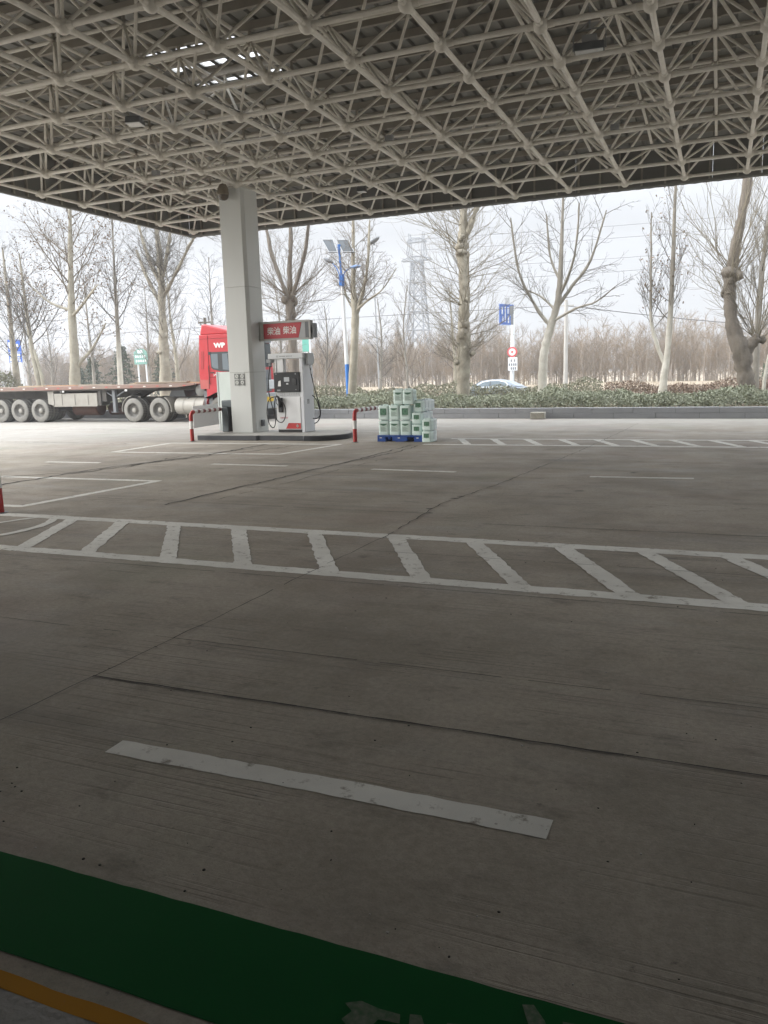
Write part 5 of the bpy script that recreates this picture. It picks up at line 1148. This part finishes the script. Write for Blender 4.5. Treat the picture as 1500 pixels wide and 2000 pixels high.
# the wood beyond the road: many slender saplings that read as one mass
def wood():
    variants = []
    for k in range(9):
        C = Crown(200+k); r = C.r; h = r.uniform(5.2, 6.6)
        P = [Vector((0, 0, 0)), Vector((r.gauss(0, .06), r.gauss(0, .06), h*.25)), Vector((r.gauss(0, .15), r.gauss(0, .15), h*.6)), Vector((r.gauss(0, .2), r.gauss(0, .2), h))]
        C.o = q_tube(C.V, C.F, P, .065, .012, 4, C.o); nt_ = len(C.F)
        for i in range(21):
            f = r.uniform(.14, .97); j = f*3; a = min(int(j), 2); p = P[a].lerp(P[a+1], j-a); az = r.uniform(0, 6.28); el = R(r.uniform(18, 64))
            C.twig(p, Vector((math.cos(az)*math.cos(el), math.sin(az)*math.cos(el), math.sin(el))), h*.30*(1.15-.7*f)*r.uniform(.7, 1.3), .018, 1, dict(up=.30, wander=.2, kids=(9,), ang=46, ratio=.6))
        F = np.array(C.F); mi = np.ones(len(F), int); mi[:nt_] = 0
        variants.append((np.array(C.V), F, mi))
    VV = []; FF = []; MM = []; o = 0
    for i in range(1250):
        x = rng.uniform(-80, 22); y = kerb_y(x)+rng.uniform(41, 62) if i > 200 else kerb_y(x)+rng.uniform(40, 46)
        V, F, mi = variants[rng.randrange(9)]; a = rng.uniform(0, 6.28); s_ = rng.uniform(.72, 1.06); c, q = math.cos(a)*s_, math.sin(a)*s_
        W_ = np.stack([V[:, 0]*c-V[:, 1]*q+x, V[:, 0]*q+V[:, 1]*c+y, V[:, 2]*s_-.2], 1)
        VV.append(W_); FF.append(F+o); MM.append(mi+2*(rng.random() < .3)*(mi == 1)); o += len(V)
    ob = fast_mesh('woodland', np.concatenate(VV), np.concatenate(FF), [mat('sapling_trunk', (.20, .165, .135), .9, noise=(.7, (.36, .31, .26), .9)), mat('reddish_twigs', (.215, .16, .105), .9), MATS['grey_twigs'], mat('mauve_twigs', (.18, .15, .115), .9)], mi=np.concatenate(MM))
    tag(ob, 'far wood of slender leafless reddish brown saplings', 'wood', kind='stuff')
wood()

# ============================================================ STREET FURNITURE BEYOND THE VERGE
M_LBLUE = mat('lamp_blue', (.03, .17, .52), .4); M_POLE = mat('pole_white', (.66, .68, .69), .4); M_SOLAR = mat('solar_panel', (.085, .095, .105), .75, noise=(3, (.11, .12, .13), .5), Specular_IOR_Level=.15)
def solar_lamp():
    t = thing('street_lamp', 'blue and white solar street lamp with two arms and tilted panels', 'street lamp', (-14.95, 32, .3)); X = -15.07
    b = (-15.02, 32)
    mb = MB(); mb.tube([(-14.99, 32, .3), (-15.03, 32, 2.1)], [.098, .09], 14, 1); mb.tube([(-15.03, 32, 2.101), (-15.12, 32, 5.40)], [.09, .065], 14, 0); mb.box(-15.2, -14.78, 31.8, 32.2, .3, .62, 2); mb.tube([(-14.99, 32, .62), (-14.99, 32, .66)], .19, 14, 0)
    mb.build('pole', [M_POLE, M_LBLUE, M_KERB], t)
    mb = MB(); mb.tube([(-15.122, 32, 5.401), (-15.15, 32, 5.9)], .10, 12)
    for k in range(6):
        a = k*math.pi/3; mb.box(-15.135+.1*math.cos(a)-.02, -15.135+.1*math.cos(a)+.02, 32+.1*math.sin(a)-.02, 32+.1*math.sin(a)+.02, 5.41, 5.9)
    mb.tube([(-15.15, 32, 5.9), (-15.2, 32, 6.9)], .045, 10); mb.tube([(-15.2, 32, 6.9), (-15.21, 32, 7.12)], .06, 10); mb.build('mast', M_LBLUE, t)
    for s_, P, nm in ((-1, [(-15.2, 32, 5.78), (-15.35, 32, 6.15), (-15.55, 32, 6.38)], 'dark'), (1, [(-15.06, 32, 5.78), (-14.95, 32, 6.0), (-14.7, 32, 6.12)], 'blue')):
        mb = MB(); mb.tube(smooth_pts(P), .022, 8); arm = mb.build('arm', M_LBLUE, t)
        e = Vector(P[-1]); d = Vector((s_*-1*-1, 0, 0)); mb = MB()
        T = Matrix.Translation(e) @ Matrix.Rotation(R(28 if s_ < 0 else -4), 4, 'Y'); mb.tf = T
        mb.ball((s_*.22, 0, 0.02), .25, 14, 0, (1.05, .5, .32)); mb.build('lamp_head', M_MID if s_ < 0 else mat('lamp_head_blue', (.2, .3, .5), .4), arm)
    for q in (((-16.0, 7.38), (-15.48, 7.34), (-15.29, 6.82), (-15.69, 6.85)), ((-15.30, 7.31), (-14.78, 7.27), (-14.49, 6.76), (-15.04, 6.80))):
        mb = MB(); vs = [Vector((x*Y_/32, Y_, 1.75+(z-1.75)*Y_/32)) for (x, z), Y_ in zip(q, (32.26, 32.26, 31.8, 31.8))]; n = Vector((0, .03, -.03))
        mb.add(vs+[v+n for v in vs], [(0, 1, 2, 3), (7, 6, 5, 4), (0, 4, 5, 1), (1, 5, 6, 2), (2, 6, 7, 3), (3, 7, 4, 0)]); sp = mb.build('solar_panel', M_SOLAR, t, smooth=False)
        mb = MB()
        for i in range(4): mb.tube([vs[i]-n*.1, vs[(i+1) % 4]-n*.1], .02, 5)
        mb.build('frame', M_GREY, sp)
    mb = MB(); mb.tube([(-15.65, 32.08, 7.06), (-14.85, 32.08, 7.02)], .022, 8); mb.build('panel_bracket', M_GREY, t)
solar_lamp()
lp = thing('street_lamp', 'far dark headed street lamp behind the forked tree', 'street lamp', (-19.2, 45, -.3))
mb = MB(); mb.tube([(-19.0, 45, -.3), (-19.2, 45, 8.6), (-19.22, 45, 9.1)], [.06, .035, .03], 10); mb.build('pole', M_GREY, lp)
mb = MB(); mb.tf = Matrix.Translation((-19.1, 45, 9.32)) @ Matrix.Rotation(R(-28), 4, 'Y'); mb.ball((0, 0, 0), .36, 14, 0, (1.1, .6, .34)); mb.tube([(-.1, 0, -.22), (-.05, 0, 0)], .06, 6); mb.build('lamp_head', M_MID, lp)

# traffic signs
M_SBLUE = mat('sign_blue', (.05, .13, .42), .4); M_SWHITE = mat('sign_white', (.72, .74, .76), .45)
t = thing('road_sign', 'pole with turned blue road sign above a red ringed prohibition sign', 'road sign', (-13.75, 57, -.5))
mb = MB(); mb.tube([(-13.75, 57, -.5), (-13.68, 57, 5.95)], [.16, .13], 12); mb.build('pole', M_POLE, t)
q0, q1 = Vector((-14.52, 56.5, 0)), Vector((-13.84, 57.9, 0)); dn = Vector((q1.y-q0.y, -(q1.x-q0.x), 0)).normalized()
def slab(m, a, b, z0, z1, off, th, mi=0):
    vs = [a+dn*off+Vector((0, 0, z0)), b+dn*off+Vector((0, 0, z0)), b+dn*off+Vector((0, 0, z1)), a+dn*off+Vector((0, 0, z1))]; vs += [v-dn*th for v in vs]
    m.add(vs, [(0, 1, 2, 3), (7, 6, 5, 4), (0, 4, 5, 1), (1, 5, 6, 2), (2, 6, 7, 3), (3, 7, 4, 0)], mi)
mb = MB(); slab(mb, q0, q1, 4.72, 6.25, 0, .05); bs = mb.build('blue_board', M_SBLUE, t, smooth=False)
mb = MB()
for i, (f0, f1, z0, z1) in enumerate(((.14, .22, 5.5, 6.0), (.2, .26, 4.95, 5.35), (.36, .42, 4.95, 6.05), (.55, .62, 5.55, 6.0), (.58, .66, 4.9, 5.4), (.76, .84, 5.4, 5.75), (.78, .83, 4.95, 5.25), (0.0, 1.0, 6.2, 6.24), (0.0, 1.0, 4.73, 4.77))): slab(mb, q0.lerp(q1, f0), q0.lerp(q1, f1), z0, z1, .012, .01)
mb.build('lettering', M_SWHITE, bs, smooth=False)
mb = MB(); mb.box(-14.24, -13.9, 56.9, 56.94, 6.2, 6.62); mb.box(-13.9, -13.6, 56.85, 57.1, 5.5, 6.05, 1); mb.box(-13.8, -13.62, 56.85, 57.0, 4.75, 5.5, 1); mb.build('bracket', [M_GREY, M_MID], t)
mb = MB(); mb.lathe([(.36, 0), (.36, -.03)], (-13.68, 56.80, 2.85), 'y', 28, 0); mb.lathe([(.25, 0), (.25, -.012)], (-13.68, 56.768, 2.85), 'y', 28, 1); mb.lathe([(.1, 0), (.1, -.008)], (-13.68, 56.755, 2.85), 'y', 4, 0)
mb.build('prohibition_disc', [mat('ring_red', (.55, .06, .07), .45), mat('disc_pale', (.68, .62, .60), .5)], t)
mb = MB(); mb.box(-13.98, -13.32, 56.78, 56.82, 1.55, 2.47, 0)
for r_, (zz, xs) in enumerate(((2.25, (-13.75, -13.5)), (1.97, (-13.88, -13.72, -13.56, -13.42)), (1.7, (-13.75, -13.6, -13.45)))):
    for xx in xs: mb.box(xx-.045, xx+.045, 56.765, 56.779, zz-.09, zz+.09, 1)
mb.build('supplementary_plate', [M_SWHITE, M_MID], t)
t = thing('parking_sign', 'blue parking sign with white P square at the left edge', 'road sign', (-42.9, 40, 0))
mb = MB(); mb.tube([(-42.45, 40.1, 0), (-42.5, 40.1, 4.4)], .06, 8); mb.build('pole', M_POLE, t)
a, b = (-43.30, 39.9), (-42.35, 40.15)
mb = MB(); mb.tf = Matrix.Translation((-42.82, 40, 3.72)) @ Matrix.Rotation(R(12), 4, 'Z'); mb.box(-.46, .46, -.03, .03, -.74, .74); mb.box(-.40, .04, -.038, -.031, .12, .58, 1)
for zz, xs in ((-.24, (-.3, -.14, .02, .18, .32)), (-.55, (-.34, -.18, -.02, .14, .3))):
    for xx in xs: mb.box(xx-.055, xx+.055, -.038, -.031, zz-.09, zz+.09, 1)
for zz in (-.06, -.40, -.71): mb.box(-.4, .42, -.038, -.031, zz-.02, zz+.02, 1)
mb.box(.16, .3, -.038, -.031, .28, .46, 1); bs = mb.build('blue_board', [mat('parking_blue', (.03, .12, .5), .4), M_SWHITE], t)
text_part('parking_letter', 'P', .5, Matrix.Translation((-42.82, 40, 3.72)) @ Matrix.Rotation(R(12), 4, 'Z') @ face_mat((-.18, -.042, .34), (1, 0, 0), (0, 0, 1)), M_MID, bs, .002)
t = thing('highway_sign', 'distant green road sign between thick trunk and slim tree', 'road sign', (-49, 60, -.3))
mb = MB(); mb.tube([(-49.4, 60.1, -.4), (-49.4, 60.1, 4.0)], .07, 8); mb.tube([(-48.5, 60.1, -.4), (-48.5, 60.1, 4.0)], .07, 8); mb.build('post', M_POLE, t)
mb = MB(); mb.prism([(-49.7, 3.0), (-48.2, 3.0), (-48.2, 4.1), (-48.7, 4.4), (-49.2, 4.4), (-49.7, 4.1)], 'y', 59.97, 60.02); mb.box(-49.25, -48.7, 59.955, 59.968, 4.0, 4.28, 1)
for i in range(5): mb.box(-49.55+i*.25, -49.4+i*.25, 59.955, 59.968, 3.6, 3.8, 1); mb.box(-49.5+i*.25, -49.36+i*.25, 59.955, 59.968, 3.2, 3.4, 1)
mb.build('green_board', [mat('sign_green', (.14, .30, .25), .6), M_SWHITE], t)
t = thing('green_banner', 'small green banner on a white post behind the pump header', 'banner', (-31.6, 60, -.3))
mb = MB(); mb.tube([(-31.5, 60, -.4), (-31.5, 60, 5.0)], .08, 8); mb.build('post', M_POLE, t)
mb = MB(); mb.box(-32.2, -31.6, 59.96, 60.0, 3.55, 4.6); mb.box(-32.1, -31.7, 59.94, 59.959, 3.1, 3.5, 1); mb.build('flag_board', [mat('banner_green', (.08, .33, .26), .5), M_SWHITE], t)
mb = MB(); mb.tube([(-6.98, 40, .1), (-6.99, 40, 4.9)], [.11, .085], 12); mb.box(-7.4, -6.6, 39.97, 40.03, 4.6, 4.66)
t = tag(mb.build('utility_pole', mat('concrete_pole', (.46, .45, .43), .8, noise=(3, (.38, .37, .35), .7))), 'grey concrete utility pole right of the bent whitewashed tree', 'utility pole')
t = thing('utility_pole', 'wooden cross armed pole top above the red cab', 'utility pole', (-30.5, 44, 0))
mb = MB(); mb.tube([(-30.6, 44, -.4), (-30.6, 44, 5.45)], .09, 8); mb.build('post', BARK['willow'], t)
mb = MB(); mb.box(-31.1, -30.1, 43.95, 44.05, 5.1, 5.2); mb.build('crossarm', BARK['willow'], t)
def cable(P, r, label):
    mb = MB(); mb.tube(smooth_pts(P, 8), r, 5); tag(mb.build('overhead_cable', mat('cable_dark', (.1, .1, .105), .7)), label, 'cable', 'overhead cables')
cable([(-7.0, 40, 4.62), (2.6, 46, 3.5), (14, 53, 3.6)], .018, 'thick overhead cable running right from the concrete utility pole')
cable([(-60, 40, 4.2), (-25, 40, 4.6), (-7.0, 40, 4.65)], .012, 'overhead cable running left from the concrete utility pole')
for i, (za, zb_) in enumerate(((19, 24), (21.5, 26.5), (25, 30.5), (27, 33))):
    cable([(-55, 150, za-.5), (-20, 165, (za+zb_)/2-2), (40, 200, zb_)], .045, 'high voltage line crossing the sky, %s of the four' % ('lowest', 'second lowest', 'second highest', 'highest')[i])

# lattice pylon in the haze
py = thing('lattice_pylon', 'tall steel lattice power pylon fading in the haze', 'pylon', (-54.9, 150, -.2))
M_PY = mat('galvanised', (.17, .185, .205), .7)
def brace(mb, c, levels, r):
    for (z0, w0), (z1, w1) in zip(levels[:-1], levels[1:]):
        a = [(c[0]+sx*w0, c[1]+sy*w0, z0) for sx, sy in ((-1, -1), (1, -1), (1, 1), (-1, 1))]; b = [(c[0]+sx*w1, c[1]+sy*w1, z1) for sx, sy in ((-1, -1), (1, -1), (1, 1), (-1, 1))]
        for i in range(4):
            mb.tube([a[i], b[i]], r, 4); mb.tube([a[i], b[(i+1) % 4]], r*.6, 4); mb.tube([a[(i+1) % 4], b[i]], r*.6, 4); mb.tube([b[i], b[(i+1) % 4]], r*.6, 4)
c = (-54.8, 150)
mb = MB(); brace(mb, c, [(-.2, 2.6), (5, 2.1), (9.5, 1.7), (13, 1.45), (16, 1.25), (18.5, 1.1), (20.6, 1.0), (22.4, .9)], .17); mb.build('tower_body', M_PY, py)
mb = MB()
for s_ in (-1, 1):
    for yy in (-.5, .5):
        mb.tube([(c[0]+s_*.9, c[1]+yy, 21.5), (c[0]+s_*1.9, c[1]+yy, 24.0), (c[0]+s_*1.3, c[1]+yy, 26.8), (c[0]+s_*1.45, c[1]+yy, 27.6)], .11, 4); mb.tube([(c[0]+s_*1.0, c[1]+yy, 22.8), (c[0]+s_*1.2, c[1]+yy, 24.8), (c[0]+s_*1.3, c[1]+yy, 26.6)], .08, 4)
mb.build('window_frame', M_PY, py)
for z, w in ((26.0, 1.9), (22.6, 3.0)):
    mb = MB()
    for yy in (-.5, .5):
        mb.tube([(c[0]-w, c[1]+yy, z), (c[0]+w, c[1]+yy, z)], .11, 4); mb.tube([(c[0]-w, c[1]+yy, z+.1), (c[0]-w*.4, c[1]+yy, z+.75), (c[0]+w*.4, c[1]+yy, z+.75), (c[0]+w, c[1]+yy, z+.1)], .08, 4)
        for k in range(6): mb.tube([(c[0]-w+w*2*k/6, c[1]+yy, z), (c[0]-w+w*2*(k+.5)/6, c[1]+yy, z+.6), (c[0]-w+w*2*(k+1)/6, c[1]+yy, z)], .05, 4)
    mb.build('crossarm', M_PY, py)
# farmhouse-like grey building, hazy, far left
bd = thing('grey_building', 'distant grey building with low roof behind the plane trees', 'building', (-77, 82, -.3))
mb = MB(); mb.box(-80.5, -72.0, 80, 88, -.4, 3.9); mb.build('wall', mat('grey_render', (.38, .38, .37), .8), bd)
mb = MB(); mb.prism([(79.4, 3.9), (88.6, 3.9), (84, 5.3)], 'x', -80.9, -71.6); mb.build('roof', mat('slate', (.17, .165, .165), .8), bd)
for x in (-79, -76.5, -74):
    mb = MB(); mb.box(x-.5, x+.5, 79.93, 79.998, .9, 2.4); w_ = mb.build('window', M_SWHITE, bd); mb = MB(); mb.box(x-.42, x-.03, 79.90, 79.929, 1.0, 2.3); mb.box(x+.03, x+.42, 79.90, 79.929, 1.0, 2.3); mb.build('pane', M_TGLASS, w_)

# ============================================================ CAR
car = thing('sedan_car', 'silver blue sedan passing on the road behind the hedge', 'car', (-13.6, 52, -.43))
M_CAR = mat('silver_blue_paint', (.20, .235, .275), .3, .0); M_CHR = mat('chrome', (.75, .76, .78), .15, .9)
zc = -.43; xc = -15.35   # front bumper at left
prof = [(0, .35), (.02, .62), (.25, .78), (1.35, .95), (1.55, .97), (4.35, .98), (4.75, .93), (4.85, .7), (4.82, .35), (4.5, .24), (4.15, .24), (4.05, .45), (3.8, .58), (3.5, .45), (3.4, .24), (1.35, .24), (1.25, .45), (1.0, .58), (.75, .45), (.6, .24), (.2, .25)]
xo = -16.45
mb = MB(); mb.prism([(xo+x, zc+z) for x, z in prof], 'y', 51.1, 52.9); mb.build('body', M_CAR, car, bevel=.07, seg=3)
gh = [(1.3, .955), (2.05, 1.36), (2.5, 1.44), (3.2, 1.445), (3.8, 1.33), (4.6, .985)]
mb = MB(); n = len(gh)
vs = [(xo+x, 51.18+(z-.95)*.42, zc+z) for x, z in gh]+[(xo+x, 52.82-(z-.95)*.42, zc+z) for x, z in gh]
mb.add(vs, [tuple(range(n)), tuple(range(2*n-1, n-1, -1))]+[(i, i+n, (i+1) % n+n, (i+1) % n) for i in range(n)]); mb.build('cabin', M_CAR, car, bevel=.05, seg=3)
win = [(1.62, 1.0), (2.15, 1.30), (2.6, 1.37), (3.2, 1.37), (3.62, 1.27), (3.78, 1.12), (3.72, 1.02)]
def sidepoly(pts, off): return [(xo+x, 51.18+(z-.95)*.42-off, zc+z) for x, z in pts]
def sprism(mb, pts, o0, o1):
    a, b = sidepoly(pts, o0), sidepoly(pts, o1); n = len(pts); mb.add(a+b, [tuple(range(n)), tuple(range(2*n-1, n-1, -1))]+[(i, i+n, (i+1) % n+n, (i+1) % n) for i in range(n)])
mb = MB(); cxw = sum(p[0] for p in win)/7; czw = sum(p[1] for p in win)/7; sprism(mb, [(cxw+(x-cxw)*1.05, czw+(z-czw)*1.16) for x, z in win], .002, .012); wt = mb.build('window', M_CHR, car)
mb = MB(); sprism(mb, [(x, z) for x, z in win], .0125, .018); mb.build('pane', mat('car_glass', (.09, .12, .14), .08), wt)
mb = MB(); sprism(mb, [(2.62, 1.0), (2.68, 1.0), (2.68, 1.37), (2.62, 1.37)], .0185, .022); mb.build('pillar', M_DARK, wt)
mb = MB(); mb.add([(xo+1.38, 51.35, zc+1.0), (xo+1.38, 52.65, zc+1.0), (xo+2.02, 52.5, zc+1.36), (xo+2.02, 51.5, zc+1.36)]+[(xo+1.33, 51.35, zc+1.02), (xo+1.33, 52.65, zc+1.02), (xo+1.98, 52.5, zc+1.385), (xo+1.98, 51.5, zc+1.385)], [(0, 1, 2, 3), (7, 6, 5, 4), (0, 4, 5, 1), (1, 5, 6, 2), (2, 6, 7, 3), (3, 7, 4, 0)]); mb.build('windscreen', MATS['car_glass'], car)
for y in (50.98, 52.9):
    mb = MB(); mb.box(xo+1.62, xo+1.82, y, y+.16, zc+.97, zc+1.1); mb.build('mirror', M_DARK, car, bevel=.03)
for x in (1.0, 3.8):
    for y, s_ in ((51.08, -1), (52.92, 1)):
        mb = MB(); mb.lathe([(.2, 0), (.32, 0), (.335, -s_*.03), (.335, -s_*.2), (.3, -s_*.22)], (xo+x, y, zc+.335), 'y', 28); w_ = mb.build('wheel', M_BLACK, car); mb = MB(); mb.lathe([(.21, -s_*.01), (.2, s_*.002), (.04, -s_*.02), (.0001, -s_*.02)], (xo+x, y, zc+.335), 'y', 20); mb.build('rim', M_ALU, w_)

# ============================================================ HAZE
HAZE = .0014
mb = MB(); mb.box(-268, 158, -65, 272, -1.6, 40)
hz = mb.build('haze', mat('haze_air', (1, 1, 1)), smooth=False)
tag(hz, 'thin pale winter haze filling the air', 'haze', kind='stuff')
hm = MATS['haze_air']; ht = hm.node_tree; ht.nodes.clear()
pv = ht.nodes.new('ShaderNodeVolumePrincipled'); pv.inputs['Color'].default_value = (.93, .955, 1, 1); pv.inputs['Density'].default_value = HAZE; pv.inputs['Anisotropy'].default_value = .2
oo = ht.nodes.new('ShaderNodeOutputMaterial'); ht.links.new(pv.outputs[0], oo.inputs['Volume'])
